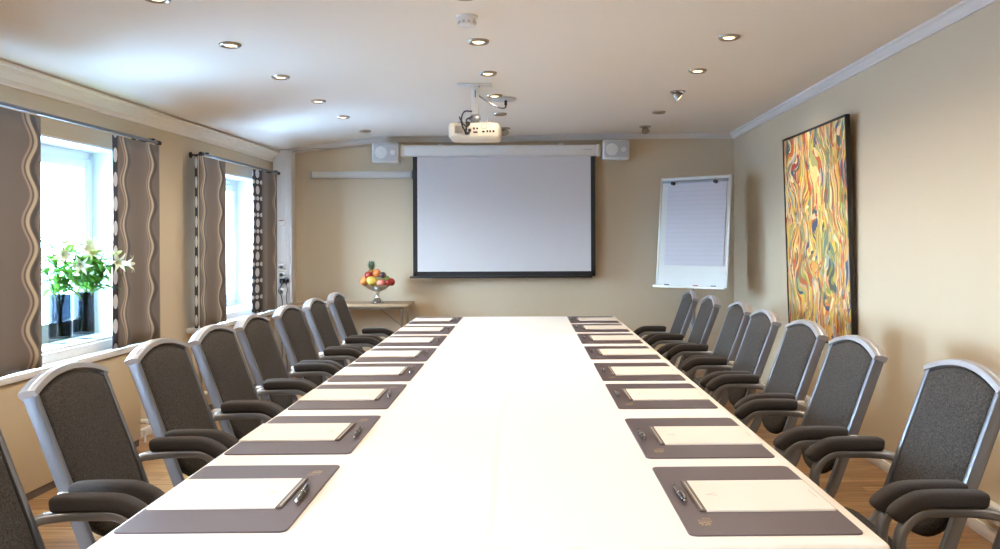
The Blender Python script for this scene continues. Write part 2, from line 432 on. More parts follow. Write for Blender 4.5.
def window(n, y0, y1):
    w = thing('window_%d' % n, None, None, left, LROT, kind='structure')
    FX = -0.24                                    # frame plane
    b = NB()                                      # white reveal boards lining the opening
    span(b, (FX-0.05, y0, OPZ1-0.012), (-0.002, y1, OPZ1)); span(b, (FX-0.05, y0, OPZ0), (-0.002, y0+0.012, OPZ1)); span(b, (FX-0.05, y1-0.012, OPZ0), (-0.002, y1, OPZ1))
    obj('reveal', b, M['winw'], w, smooth=0)
    b = NB()
    f = 0.055; a0, a1, z0, z1 = y0+0.012, y1-0.012, OPZ0+0.03, OPZ1-0.012
    for q in (((FX-0.06, a0, z0), (FX+0.02, a0+f, z1)), ((FX-0.06, a1-f, z0), (FX+0.02, a1, z1)), ((FX-0.06, a0, z1-f), (FX+0.02, a1, z1)), ((FX-0.06, a0, z0), (FX+0.02, a1, z0+f))):
        span(b, q[0], q[1], 0.004)
    obj('window_frame', b, M['winw'], w)
    # casement sash stands slightly proud of the frame
    s0, s1, t0, t1 = a0+f, a1-f, z0+f, z1-f
    mid = (s0+s1)/2
    for (p0, p1) in ((s0, mid), (mid, s1)):
        b = NB(); g = 0.06
        for q in (((FX-0.035, p0, t0), (FX+0.032, p0+g, t1)), ((FX-0.035, p1-g, t0), (FX+0.032, p1, t1)), ((FX-0.035, p0, t1-g), (FX+0.032, p1, t1)), ((FX-0.035, p0, t0), (FX+0.032, p1, t0+g))):
            span(b, q[0], q[1], 0.006)
        so = obj('casement', b, M['winw'], w)
        b = NB(); span(b, (FX-0.008, p0+g-0.004, t0+g-0.004), (FX-0.002, p1-g+0.004, t1-g+0.004)); obj('pane', b, M['pane'], so, smooth=0)
    b = NB(); box(b, (FX+0.04, mid+0.03, (t0+t1)/2-0.1), (0.02, 0.02, 0.11), 0.006); box(b, (FX+0.055, mid+0.03, (t0+t1)/2-0.14), (0.016, 0.016, 0.09), 0.005)
    obj('window_handle', b, M['plastic'], w)
    b = NB(); span(b, (FX-0.05, y0-0.0, OPZ0-0.004), (0.005, y1, OPZ0+0.03), 0.004); obj('sill_board', b, M['winw'], w)
    b = NB(); span(b, (0.0, y0-(0.32 if n == 2 else 1.3), 0.652), (0.122, y1+0.20, 0.69), 0.006); span(b, (0.0, y0-0.02, 0.69), (0.03, y1+0.02, 0.745), 0.006); obj('sill_ledge', b, M['winw'], w)
    return w
for i, (a, c) in enumerate(WINS): window(i+1, a, c)

# mouldings
def mould(w, h): return [(0, 0), (w, 0), (w, -h*0.22), (w*0.72, -h*0.34), (w*0.55, -h*0.62), (w*0.3, -h*0.78), (w*0.24, -h), (0, -h)]
b = NB()
loft(b, [[(XR-p[0], y, 2.5+p[1]) for p in mould(0.05, 0.06)] for y in (YF, YB)]); struct('trim_1', b, M['trimw'], smooth=30)
b = NB()
xs = [XR-i*0.12 for i in range(40)]
loft(b, [[(x, YB-p[0], CZ(x)+0.004+p[1]) for p in mould(0.045, 0.06)] for x in xs]); struct('trim_2', b, M['trimw'], smooth=30)
b = NB()
pr = [(0, 2.285), (0.085, 2.305), (0.085, 2.292), (0.066, 2.285), (0.056, 2.265), (0.036, 2.252), (0.022, 2.235), (0.022, 2.205), (0, 2.205)]
loft(b, [[(LW(y)+p[0], y, p[1]) for p in pr] for y in (YF, YB)]); struct('trim_3', b, M['ceiling'], smooth=30)
b = NB(); span(b, (XR-0.014, YF, 0), (XR, YB, 0.062), 0.003); struct('baseboard_right', b, M['trimw'], smooth=30)
b = NB(); span(b, (-2.8, YB-0.014, 0), (XR, YB, 0.062), 0.003); struct('baseboard_back', b, M['trimw'], smooth=30)
b = NB(); span(b, (0, YF, 0), (0.014, YB, 0.062), 0.003); struct('baseboard_left', b, M['trimw'], loc=left, rot=(0, 0, LROT), smooth=30)

# ------------------------------------------------------------------ ceiling lamps
def lens_mat(lit): return M['lampglow'] if lit else M['lampdim']
DLY = [2.75, 3.62, 4.48, 5.36, 6.28, 7.08, 7.98]
ordn = ['nearest', 'second', 'third', 'fourth', 'fifth', 'farthest']
def downlight(x, y, lit, label, power=1.0, spot=True):
    t = thing('downlight', label, 'ceiling lamp', (x, y, CZ(x)), 0, 'recessed downlights in the ceiling')
    b = NB(); lathe(b, [(0.032, 0.003), (0.034, -0.003), (0.047, -0.014), (0.052, -0.015), (0.059, -0.008), (0.061, 0.002), (0.045, 0.005)], 28); obj('trim_ring', b, M['steel'], t)
    b = NB(); lathe(b, [(0.0, -0.002), (0.033, -0.002), (0.033, -0.006), (0.026, -0.011), (0.014, -0.013), (0.0, -0.0135)][::-1], 24); obj('lamp_lens', b, lens_mat(lit), t)
    if spot and lit: spotlight(t, (0, 0, -0.05), (0, 0, -1), power)
    return t
def spotlight(t, loc, d, power, size=160, blend=1.0):
    ld = bpy.data.lights.new('halogen_bulb', 'SPOT'); ld.energy = POWER*power; ld.spot_size = R(size); ld.spot_blend = blend; ld.shadow_soft_size = 0.035
    ld.color = (1.0, 0.86, 0.68)
    lo = bpy.data.objects.new('halogen_bulb', ld); COL.objects.link(lo); lo.parent = t; lo.location = loc
    lo.rotation_euler = Vector(d).to_track_quat('-Z', 'Y').to_euler()
def tilt_lamp(x, y, ang, az, lit, label, power=1.0):
    t = thing('gimbal_downlight', label, 'ceiling lamp', (x, y, CZ(x)), 0, 'tilting downlights in the ceiling')
    b = NB(); lathe(b, [(0.040, 0.004), (0.044, -0.008), (0.056, -0.008), (0.060, 0.002)], 28); obj('trim_ring', b, M['steel'], t)
    d = Vector((math.sin(ang)*math.cos(az), math.sin(ang)*math.sin(az), -math.cos(ang)))
    c = Vector((0, 0, -0.034)); q = Vector((0, 0, 1)).rotation_difference(d).to_matrix().to_4x4()
    b = NB(); lathe(b, [(0.018, -0.03), (0.026, -0.026), (0.036, 0.004), (0.040, 0.022), (0.037, 0.024), (0.033, 0.016), (0.0, 0.014)], 22); b.transform(Matrix.Translation(c) @ q)
    hd = obj('lamp_head', b, M['steel'], t)
    b = NB(); lathe(b, [(0.031, 0.0155), (0.031, 0.020), (0.0, 0.021)], 20); b.transform(Matrix.Translation(c) @ q); obj('lamp_lens', b, lens_mat(lit), hd)
    if lit: spotlight(t, c+d*0.03, d, power, 76, 1.0)
    return t
POWER = 26.0
MIDY = [2.75, 3.62, 4.46, 5.30, 6.12, 7.0, 7.9]
for i, y in enumerate(DLY):
    ym = MIDY[i]; yr = y if i != 4 else 6.12
    if i == 0: nm = None
    pos = ['overhead before', 'nearest', 'second', 'third', 'fourth', 'fifth', 'farthest'][i]
    # window row
    if i < 6: downlight(-1.70, y, True, ('lit recessed downlight, %s of the row along the window side' % pos) if i else 'lit downlight over the near end of the window row')
    else: downlight(-1.70, y, False, 'unlit recessed downlight at the far end of the window row', spot=False)
    if i == 0: downlight(-0.325, ym, True, 'lit downlight over the near end of the middle row', 0.5)
    elif i < 5 and i > 1: downlight(-0.325, ym, True, 'lit recessed downlight, %s of the middle row over the table' % ['', '', 'first', 'second', 'third'][i], 0.5)
    elif i == 1: downlight(-0.325, ym, True, 'lit downlight before the smoke detector in the middle row', 0.5)
    elif i == 5: downlight(-0.325, ym, False, 'unlit recessed downlight behind the projector mount', spot=False)
    else: tilt_lamp(-0.325, ym, R(50), R(60), False, 'unlit tilting downlight nearest the projection screen')
    if i in (0, 1): downlight(1.06, y, True, 'lit downlight, %s of the painting side row' % ['one', 'two'][i])
    elif i in (2, 3): downlight(1.06, y, True, 'lit recessed downlight, %s visible in the row beside the painting' % ['first', 'second'][i-2])
    elif i == 4: tilt_lamp(1.06, yr, R(48), R(-10), True, 'lit tilting downlight aimed at the painting', 1.3)
    elif i == 5: downlight(1.06, y, False, 'unlit recessed downlight between two tilting lamps', spot=False)
    else: tilt_lamp(1.06, y, R(50), R(70), False, 'unlit tilting downlight nearest the flipchart')
for y in (0.9, 0.0, -1.4):  # unseen lamps added past the visible rows to light the near room
    for x in (-1.70, -0.34, 1.06): downlight(x, y, True, 'unseen downlight added for light around the camera')

# smoke detector
p = at_y(467, 18, 3.97)
t = thing('smoke_detector', 'white round smoke detector on the ceiling', 'smoke detector', (p.x, 3.97, CZ(p.x)))
b = NB(); lathe(b, [(0.052, 0.001), (0.052, -0.012), (0.050, -0.014)], 28); obj('base', b, M['plastic'], t)
b = NB(); lathe(b, [(0.044, -0.012), (0.044, -0.030), (0.040, -0.046), (0.030, -0.052), (0.0, -0.054)], 28); hd = obj('sensor_head', b, M['plastic'], t)
b = NB()
for k in range(10):
    a = 2*PI*k/10; box(b, (0.0435*math.cos(a), 0.0435*math.sin(a), -0.034), (0.004, 0.012, 0.012), 0, mtx=Matrix.Rotation(a, 4, 'Z'))
obj('vent_slot', b, M['greyplastic'], hd)

# ------------------------------------------------------------------ conference table
TX0, TY0, TY1, TW = -0.1045, 1.668, 6.795, 1.665
TS = -0.0162                                      # the table stands a touch askew
TROT = math.atan(0.0162)
TL = TY1-TY0
def tc(y): return TX0+TS*(y-TY0)                  # centre line at depth y
torg = (TX0, TY0, 0)
t = thing('conference_table', 'long conference table under the white cloth', 'table', torg, TROT)
b = NB(); span(b, (-0.80, 0.02, 0.700), (0.80, TL-0.02, 0.7355), 0.004); obj('tabletop', b, M['tableedge'], t)
for yy in (0.4, 1.85, 3.3, TL-0.4):
    for sx in (-0.45, 0.45):
        b = NB(); cyl(b, (sx, yy, 0.70), (sx, yy, 0.02), 0.025); box(b, (sx, yy, 0.012), (0.05, 0.42, 0.024), 0.008); obj('leg', b, M['steel'], t)

def drop(s, half, r=0.010, dr=0.20):
    a = abs(s); sg = 1 if s >= 0 else -1; flat = half-r
    if a <= flat: return s, 0.0
    e = a-flat; arc = r*PI/2
    if e <= arc: th = e/r; return sg*(flat+r*math.sin(th)), -(r-r*math.cos(th))
    return sg*half, -r-(e-arc)
b = NB()
hw, hl, dr = TW/2, TL/2, 0.19
def stations(half, inner):
    r = 0.010; flat = half-r; arc = r*PI/2
    e = [flat+arc*k/3 for k in range(4)] + [flat+arc+dr*0.5, flat+arc+dr]
    return [-v for v in reversed(e)] + inner + e
inx = [-0.79, -0.6, -0.4, -0.25, -0.12] + [-0.075+0.006*k for k in range(26)] + [0.12, 0.25, 0.4, 0.6, 0.79]
iny = [-hl+0.03+(TL-0.06)*k/120 for k in range(121)]
sx = stations(hw, inx); sy = stations(hl, iny)
grid = []
for yv in sy:
    row = []
    for xv in sx:
        px, dx = drop(xv, hw); py, dy = drop(yv, hl)
        z = 0.7395+min(dx, dy)
        if abs(xv) < hw-0.02 and abs(yv) < hl-0.02:
            cx = 0.012*math.sin(yv*1.3+0.6)-0.006+0.004*math.sin(yv*5.1)
            z += 0.0006*math.exp(-((xv-cx)/0.008)**2) - 0.0005*math.exp(-((xv-cx-0.02)/0.01)**2)
        row.append(b.verts.new((px, py+hl, z)))
    grid.append(row)
for i in range(len(sy)-1):
    for j in range(len(sx)-1):
        b.faces.new((grid[i][j], grid[i][j+1], grid[i+1][j+1], grid[i+1][j]))
o = obj('tablecloth', b, M['cloth'], loc=torg, rot=(0, 0, TROT), smooth=60)
tag(o, 'white tablecloth with a centre crease over the long conference table', 'tablecloth')
md = o.modifiers.new('thickness', 'SOLIDIFY'); md.thickness = 0.0015; md.offset = 1.0

# ------------------------------------------------------------------ desk mats, notepads, pens
ZT = 0.7413
words = ['nearest the camera', 'second from the near end', 'third from the near end', 'fourth from the near end', 'fifth from the near end',
         'third from the screen end', 'second from the screen end', 'nearest the screen']
def rrect_xy(x0, x1, y0, y1, r):
    return [(p[0]+(x0+x1)/2, p[1]+(y0+y1)/2) for p in rrect(x1-x0, y1-y0, r, 4)]
# side frame: local x = from table edge inwards (0 at the outer mat edge), y along the table as seen by the sitter, window side
def make_mat(label, group):
    t = thing('desk_mat', label, 'desk mat', group=group)
    b = NB(); slab(b, rrect_xy(0, 0.376, 0, 0.524, 0.016), 0, 0.0032, 0.0012); obj('pad_sheet', b, M['mat'], t)
    b = NB()                                       # faint gilt emblem and lines in the inner corner
    def stroke(x0, y0, x1, y1, w=0.0025): sweep(b, [(x0, y0, 0.0034), (x1, y1, 0.0034)], [(-w/2, 0), (w/2, 0), (w/2, 0.0003), (-w/2, 0.0003)], side=None)
    ox, oy = 0.328, 0.455
    for k in range(5):
        a = PI*k/4; stroke(ox+0.004*math.cos(a), oy+0.004*math.sin(a), ox+0.014*math.cos(a), oy+0.014*math.sin(a), 0.002)
    stroke(ox-0.012, oy-0.006, ox+0.012, oy-0.006)
    for k, ln in enumerate((0.036, 0.030, 0.022)):
        x = ox-0.018; y = oy-0.012-0.011*k
        for j in range(int(ln/0.006)): stroke(x+j*0.0065, y, x+j*0.0065+0.0042, y, 0.003)
    obj('gilt_print', b, M['gold'], t)
    return t
def make_pad(label, group):
    t = thing('notepad', label, 'notepad', group=group)
    b = NB(); slab(b, rrect_xy(0, 0.302, 0, 0.232, 0.002), 0, 0.0042, 0.0004); obj('paper_block', b, M['paper'], t, smooth=20)
    b = NB(); span(b, (0.3005, -0.0005, -0.0002), (0.3155, 0.2325, 0.0045), 0.001); bd = obj('binding_strip', b, M['binding'], t)
    b = NB(); span(b, (0.308, 0.010, 0.0044), (0.311, 0.222, 0.0048)); obj('binding_ridge', b, M['bindw'], bd, smooth=0)
    b = NB()
    def stroke(x0, y0, x1, y1, w=0.0016): sweep(b, [(x0, y0, 0.0043), (x1, y1, 0.0043)], [(-w/2, 0), (w/2, 0), (w/2, 0.0002), (-w/2, 0.0002)])
    ox, oy = 0.262, 0.115
    stroke(ox-0.012, oy-0.014, ox+0.014, oy+0.004); stroke(ox-0.012, oy+0.012, ox+0.012, oy-0.004); stroke(ox-0.012, oy, ox-0.002, oy)
    for k in range(7): stroke(0.014, 0.085+k*0.009, 0.014, 0.091+k*0.009, 0.002)
    obj('letterhead_print', b, M['greyink'], t)
    return t
def make_pen(label, group):
    t = thing('ballpoint_pen', label, 'pen', group=group)
    b = NB(); sweep(b, [(0, y, 0.0066) for y in (0.0, 0.004, 0.02, 0.075, 0.10, 0.112)], circ(0.0066, 12), scales=[(s, s) for s in (0.3, 0.55, 0.95, 1.0, 1.0, 0.9)]); obj('barrel', b, M['penblack'], t)
    b = NB(); sweep(b, [(0, y, 0.0066) for y in (-0.012, -0.008, 0.001)], circ(0.0042, 10), scales=[(0.25, 0.25), (0.5, 0.5), (1, 1)]); sweep(b, [(0, 0.06, 0.0066), (0, 0.067, 0.0066)], circ(0.0072, 12)); obj('metal_tip', b, M['chrome'], t)
    b = NB(); sweep(b, fillet([(0, 0.114, 0.012), (0, 0.108, 0.0172), (0, 0.066, 0.0145)], 0.004, 3), rrect(0.005, 0.0018, 0.0005, 1), side=(1, 0, 0)); sweep(b, [(0, 0.110, 0.0066), (0, 0.126, 0.0066)], circ(0.0044, 10)); obj('clip', b, M['chrome'], t)
    return t
LY = [1.747, 2.393, 3.036, 3.645, 4.245, 4.874, 5.505, 6.20]
RY = [1.727, 2.342, 3.035, 3.645, 4.31, 4.970, 5.600, 6.231]
protos = {}
GI = 0.024                                        # outer mat edge to table edge
jl = [(0, 0), (0.004, .002), (-.003, 0), (.002, 0), (0, 0), (.003, 0), (-.002, 0), (0, 0)]
for side in (0, 1):
    sn = 'the window side' if side == 0 else 'the painting side'
    for i, y0 in enumerate(LY if side == 0 else RY):
        def place(kind, dx, dy, z, label, grp, dr=0.0):
            # dx, dy measured in the sitter-side frame of the mat (window side: x inward, y away from the camera)
            if side == 0: yy = y0+dy; xx = tc(yy)-TW/2+0.0145+dx; rz = TROT+dr
            else: yy = y0+0.524-dy; xx = tc(yy)+TW/2-0.0305-dx; rz = TROT+PI+dr
            mk = {'mat': make_mat, 'pad': make_pad, 'pen': make_pen}[kind]
            if kind not in protos:
                o = mk(label, grp); o.location = (xx, yy, z); o.rotation_euler = (0, 0, rz); protos[kind] = o
            else: o = dup(protos[kind], (xx, yy, z), rz, label, grp)
            return o
        place('mat', 0.0, 0.0, ZT, 'dark plum leather desk mat on %s, %s' % (sn, words[i]), 'dark leather desk mats on the table')
        ox = rnd.uniform(-0.006, 0.004); oy = 0.150+rnd.uniform(-0.006, 0.008); dr = rnd.uniform(-0.006, 0.006)
        if i == 0: ox, oy, dr = 0.007, 0.148, 0.0
        place('pad', ox, oy, ZT+0.0036, 'cream notepad on the desk mat on %s, %s' % (sn, words[i]), 'cream notepads on the desk mats', dr)
        px, py, pr = 0.352, 0.185, 0.06
        if side == 1: px, py, pr = 0.353, 0.205, 0.02
        place('pen', px+rnd.uniform(-0.004, 0.004), py+rnd.uniform(-0.01, 0.012), ZT+0.0036, 'black pen beside the notepad on %s, %s' % (sn, words[i]), 'black pens on the desk mats', pr+rnd.uniform(-0.04, 0.04))

# ------------------------------------------------------------------ chairs (local +x faces the table, origin on the floor under the seat)
def U(u): return u-0.45
def make_chair(label, group):
    t = thing('conference_armchair', label, 'chair', group=group)
    L0 = math.atan2(0.20, 0.545)                  # recline of the posts
    back = Vector((-math.sin(L0), 0, math.cos(L0)))   # up along the back
    nrm = Vector((math.cos(L0), 0, math.sin(L0)))     # towards the sitter
    top = Vector((U(0.005), 0, 0.918))
    HW = 0.208
    for s in (-1, 1):                              # back post running down into the seat rail
        b = NB()
        path = fillet([(U(0.005), s*HW, 0.918), (U(0.205), s*HW, 0.38), (U(0.30), s*HW, 0.345), (U(0.68), s*HW, 0.355)], [0.07, 0.05], 6)
        sweep(b, path, rrect(0.024, 0.042, 0.006, 2), side=(0, 1, 0), scales=[(1, 1.0-0.2*min(1, max(0, (k-5)/6))) for k in range(len(path))])
        obj('back_post', b, M['alu'], t)
        b = NB(); sweep(b, fillet([(U(0.655), s*HW, 0.36), (U(0.675), s*HW, 0.345), (U(0.72), s*HW, 0.0)], 0.03, 4), rrect(0.024, 0.032, 0.006, 2), side=(0, 1, 0)); obj('leg', b, M['alu_dark'], t)
        b = NB(); sweep(b, [(U(0.300), s*HW, 0.350), (U(0.24), s*HW, 0.18), (U(0.17), s*HW, 0.0)], rrect(0.024, 0.030, 0.006, 2), side=(0, 1, 0)); obj('leg', b, M['alu_dark'], t)
        # arm: bent flat tube from the post, out under the pad and down to the rail
        A = 0.266
        b = NB()
        pth = fillet([(U(0.105), s*(HW+0.012), 0.585), (U(0.135), s*(HW+0.036), 0.606), (U(0.20), s*A, 0.609), (U(0.355), s*A, 0.611), (U(0.405), s*A, 0.555), (U(0.405), s*A, 0.40), (U(0.395), s*(A-0.03), 0.352), (U(0.395), s*HW, 0.352)], [0.03, 0.05, 0.05, 0.06, 0.04, 0.02], 5)
        sweep(b, pth, rrect(0.034, 0.022, 0.007, 2), side=(0, 1, 0)) if False else None
        rings = []; 
        prof = rrect(0.036, 0.028, 0.008, 3)
        for k, p in enumerate(pth):
            tv = (pth[min(k+1, len(pth)-1)]-pth[max(k-1, 0)]).normalized()
            sd = Vector((0, 1, 0)); sd = sd-tv*sd.dot(tv)
            if sd.length < 0.35: sd = sd+Vector((0.9, 0, 0.0))*0.5; sd = sd-tv*sd.dot(tv)
            sd.normalize(); nn = tv.cross(sd)
            rings.append([p+sd*a+nn*c for a, c in prof])
        loft(b, rings); am = obj('arm', b, M['alu_dark'], t)
        b = NB()
        cp = spline([(U(0.160), s*A, 0.641), (U(0.166), s*A, 0.642), (U(0.20), s*A, 0.645), (U(0.29), s*A, 0.646), (U(0.345), s*A, 0.642), (U(0.385), s*A, 0.625), (U(0.418), s*A, 0.600), (U(0.426), s*A, 0.592)], 3)
        n = len(cp); sc = []
        for k in range(n):
            e = min(k, n-1-k); v = [0.35, 0.66, 0.82, 0.92, 0.97, 1.0][min(e, 5)]; sc.append((v, v))
        pf = [(math.copysign(abs(math.cos(q))**0.62, math.cos(q))*0.029, math.copysign(abs(math.sin(q))**0.62, math.sin(q))*0.0235) for q in [2*PI*i/20 for i in range(20)]]
        sweep(b, cp, pf, side=(0, 1, 0), scales=sc); obj('armrest_pad', b, M['padfab'], am, smooth=60)
        b = NB(); box(b, (U(0.112), s*(HW+0.016), 0.612), (0.034, 0.020, 0.026), 0.007); obj('bumper', b, M['bumper'], t)
    # crest rail: an arch between the posts
    def bp(y, s, d=0.0): return top+back*s+nrm*d+Vector((0, y, 0))
    b = NB(); N = 18; pts = []
    for k in range(N+1):
        yv = -0.224+0.448*k/N; pts.append(bp(yv, 0.050*(1-(yv/0.224)**2)-0.002))
    rings = []
    pf = [(-0.024, -0.014), (0.026, -0.014), (0.026, 0.004), (0.020, 0.008), (0.012, 0.009), (0.008, 0.013), (-0.021, 0.013), (-0.024, 0.009)]   # (along nrm, outwards)
    for k, p in enumerate(pts):
        tv = (pts[min(k+1, N)]-pts[max(k-1, 0)]).normalized(); ov = nrm.cross(tv); ov.normalize()
        if ov.dot(back) < 0: ov = -ov
        rings.append([p+nrm*a+ov*c for a, c in pf])
    loft(b, rings); obj('crest_rail', b, M['alu_crest'], t)
    b = NB(); box(b, (0, 0, 0), (0.016, 2*HW, 0.022), 0.004); b.transform(Matrix.Translation(bp(0, -0.40, -0.008))); obj('cross_bar', b, M['alu_dark'], t)
    # upholstered back: arched top, rounded foot
    out = []
    hwp = 0.197
    for k in range(17):
        yv = hwp-2*hwp*k/16; out.append((yv, -0.010+0.044*(1-(yv/hwp)**2)))
    for s in (-0.12, -0.24, -0.34, -0.40): out.append((-hwp+0.004, s))
    for k in range(1, 14):
        yv = -hwp+0.004+2*(hwp-0.004)*k/14; out.append((yv, -0.40-0.125*(1-abs(yv/hwp)**2.4)**0.8))
    for s in (-0.40, -0.34, -0.24, -0.12): out.append((hwp-0.004, s))
    cy, cs = 0, -0.24
    def ring(k, d): return [bp(cy+(p[0]-cy)*k, cs+(p[1]-cs)*k, d) for p in out]
    b = NB()
    loft(b, [ring(0.15, -0.024), ring(0.8, -0.023), ring(0.955, -0.016), ring(0.99, -0.006), ring(0.99, 0.008), ring(0.965, 0.019), ring(0.90, 0.026), ring(0.72, 0.031), ring(0.4, 0.034), ring(0.1, 0.035)])
    obj('backrest', b, M['fabric'], t, smooth=60)
    # seat cushion
    b = NB(); so = rrect(0.44, 0.415, 0.07, 5)
    def sr(k, z): return [(U(0.515)+p[0]*k, p[1]*k, z) for p in so]
    loft(b, [sr(0.90, 0.372), sr(0.985, 0.380), sr(1.0, 0.40), sr(1.0, 0.425), sr(0.97, 0.443), sr(0.88, 0.454), sr(0.6, 0.462), sr(0.2, 0.464)]); obj('seat', b, M['fabric'], t, smooth=60)
    return t
LCH = [2.0, 2.66, 3.30, 3.86, 4.44, 5.08, 5.72, 6.37]
RCH = [2.0, 2.62, 3.31, 3.98, 4.62, 5.24, 5.85, 6.43]
cw = ['nearest the camera', 'second from the near end', 'third from the near end', 'fourth from the near end', 'fifth from the near end', 'third from the back wall', 'second from the back wall', 'farthest, nearest the back wall']
chair0 = None
for side in (0, 1):
    for i, y in enumerate(LCH if side == 0 else RCH):
        sn = 'window side' if side == 0 else 'painting side'
        lab = 'grey silver-framed armchair in the %s row, %s' % (sn, cw[i])
        jr = rnd.uniform(-0.025, 0.025)
        if side == 0: x = tc(y)-TW/2-0.582+0.45+rnd.uniform(-0.012, 0.012); rz = TROT+jr
        else: x = tc(y)+TW/2+0.652-0.45+rnd.uniform(-0.012, 0.012); rz = TROT+PI+jr
        if side == 1: x += [0.04, 0.04, -0.05, -0.025, -0.03, -0.015, -0.05, -0.08][i]
        grp = 'grey conference chairs around the table'
        if chair0 is None: chair0 = make_chair(lab, grp); chair0.location = (x, y, 0); chair0.rotation_euler = (0, 0, rz)
        else: dup(chair0, (x, y, 0), rz, lab, grp)

# ------------------------------------------------------------------ curtains on the window wall (local frame of the wall)
def curtain(label, y0, y1, stripes, zt, zb, ret=None, retw=0.08, wide=False, off=0.125, folds=2.0, phase=0.0):
    t = thing('curtain', label, 'curtain', Vector((LW(0), 0, 0)) + Vector((0, 0, zb)), LROT, 'taupe curtains with wavy stripes')
    H = zt-zb
    n = 40; nz = 14
    def x_at(y, z):
        q = (y-y0)/(y1-y0); amp = 0.012*(0.5+0.5*(1-z/H))
        return off+amp*math.sin(q*2*PI*folds+0.7)
    b = NB()
    vs = [[b.verts.new((x_at(y0+(y1-y0)*i/n, H*j/nz), y0+(y1-y0)*i/n, H*j/nz)) for i in range(n+1)] for j in range(nz+1)]
    for j in range(nz):
        for i in range(n): b.faces.new((vs[j][i], vs[j][i+1], vs[j+1][i+1], vs[j+1][i]))
    o = obj('striped_face', b, curtain_material(stripes), t, smooth=60)
    md = o.modifiers.new('thickness', 'SOLIDIFY'); md.thickness = 0.004; md.offset = -1
    if ret:
        b = NB(); uvl = b.loops.layers.uv.new('UVMap')
        n2 = 6; rows = []
        for j in range(nz+1):
            z = H*j/nz; row = []
            for i in range(n2+1):
                q = i/n2
                wv = 1.0+0.10*math.sin(z*4.0+1.0)
                row.append((b.verts.new((ret[0]+ret[2]*q*wv, ret[1]+ret[3]*q*wv, z)), q, z))
            rows.append(row)
        for j in range(nz):
            for i in range(n2):
                q = [rows[j][i], rows[j][i+1], rows[j+1][i+1], rows[j+1][i]]
                f = b.faces.new([v[0] for v in q])
                for l, v in zip(f.loops, q): l[uvl].uv = (v[1], v[2])
        o = obj('spotted_lining', b, lining_material(phase, wide), t, smooth=60)
        o['label'] = 'charcoal lining with pale spots'
        md = o.modifiers.new('thickness', 'SOLIDIFY'); md.thickness = 0.003; md.offset = -1
    return t
ZR = 2.072
curtain('taupe curtain with one wavy stripe at the left edge of the nearer window', 2.9, 4.37, [3.6, 4.305], ZR-0.02, 0.70, ret=(0.12, 4.37, -0.05, 0.02), folds=3, phase=0.03)
curtain('taupe curtain with two wavy stripes right of the lilies', 5.15, 5.70, [5.245, 5.595], ZR-0.02, 0.70, ret=(0.13, 5.152, -0.012, -0.04), phase=0.09)
curtain('taupe curtain with two wavy stripes left of the farther window', 6.35, 6.87, [6.44, 6.77], ZR-0.02, 0.70, ret=(0.12, 6.352, -0.024, 0.0), phase=0.02)
curtain('taupe curtain with spotted lining beside the white cable trunk', 7.74, 8.20, [8.12], ZR-0.02, 0.70, ret=(0.13, 7.742, -0.02, -0.20), wide=True, phase=0.0, folds=1.5)
def rod(label, y0, y1):
    t = thing('curtain_rod', label, 'curtain rod', left, LROT, 'curtain rods over the windows')
    b = NB(); cyl(b, (0.125, y0, ZR), (0.125, y1, ZR), 0.011); obj('pole', b, M['alu'], t)
    for yy in (y0, y1):
        b = NB(); cyl(b, (0.125, yy-0.02, ZR), (0.125, yy+0.02, ZR), 0.016); obj('end_cap', b, M['black'], t)
    for yy in (y0+0.08, y1-0.1):
        b = NB(); cyl(b, (0.0, yy, ZR), (0.125, yy, ZR), 0.007); cyl(b, (0, yy, ZR), (0.008, yy, ZR), 0.025); box(b, (0.125, yy, ZR+0.012), (0.05, 0.024, 0.012), 0.003); obj('bracket', b, M['black'], t)
rod('long silver curtain rod above the nearer window', 2.8, 5.70)
rod('short silver curtain rod above the farther window', 6.41, 8.22)

# radiators with valves under the windows
def radiator(label, y0, y1, valve_end):
    t = thing('radiator', label, 'radiator', left, LROT, 'tan panel radiators under the windows')
    b = NB(); span(b, (0.03, y0, 0.045), (0.108, y1, 0.645), 0.006); obj('panel', b, M['radiator'], t)
    b = NB(); span(b, (0.035, y0+0.01, 0.0), (0.100, y1-0.01, 0.047)); obj('plinth', b, M['binding'], t, smooth=0)
    for yy in (y0+0.2, y1-0.2):
        b = NB(); span(b, (0.016, yy-0.02, 0.2), (0.034, yy+0.02, 0.5)); obj('bracket', b, M['radiator'], t)
    sgn = 1 if valve_end == y1 else -1
    b = NB(); yv = valve_end+sgn*0.05
    cyl(b, (0.06, valve_end, 0.15), (0.06, yv, 0.15), 0.009); cyl(b, (0.06, yv, 0.15), (0.06, yv, 0.0), 0.009); cyl(b, (0.09, yv+sgn*0.04, 0.08), (0.09, yv+sgn*0.04, 0.0), 0.008); cyl(b, (0.06, yv, 0.08), (0.09, yv+sgn*0.04, 0.08), 0.008)
    pp = obj('pipe', b, M['trimw'], t)
    b = NB(); sweep(b, [(0.06, yv, 0.15), (0.10, yv, 0.15), (0.13, yv, 0.15), (0.135, yv, 0.15)], circ(0.02, 14), scales=[(0.7, 0.7), (0.8, 0.8), (1, 1), (0.8, 0.8)]); obj('valve_knob', b, M['plastic'], t)
radiator('tan panel radiator under the nearer window', 2.6, 5.48, 5.48)
radiator('tan panel radiator under the farther window', 6.62, 8.1, 6.62)
# riser pipe beside the farther radiator
b = NB(); tube(b, spline([(0.05, 6.42, 0.66), (0.05, 6.42, 0.4), (0.055, 6.43, 0.15), (0.08, 6.40, 0.02), (0.16, 6.36, 0.012), (0.22, 6.44, 0.012), (0.16, 6.50, 0.012), (0.10, 6.44, 0.016)]), 0.007)
o = obj('white_cable', b, M['wcable'], loc=left, rot=(0, 0, LROT)); tag(o, 'white cable coiled on the floor between the two windows', 'cable')

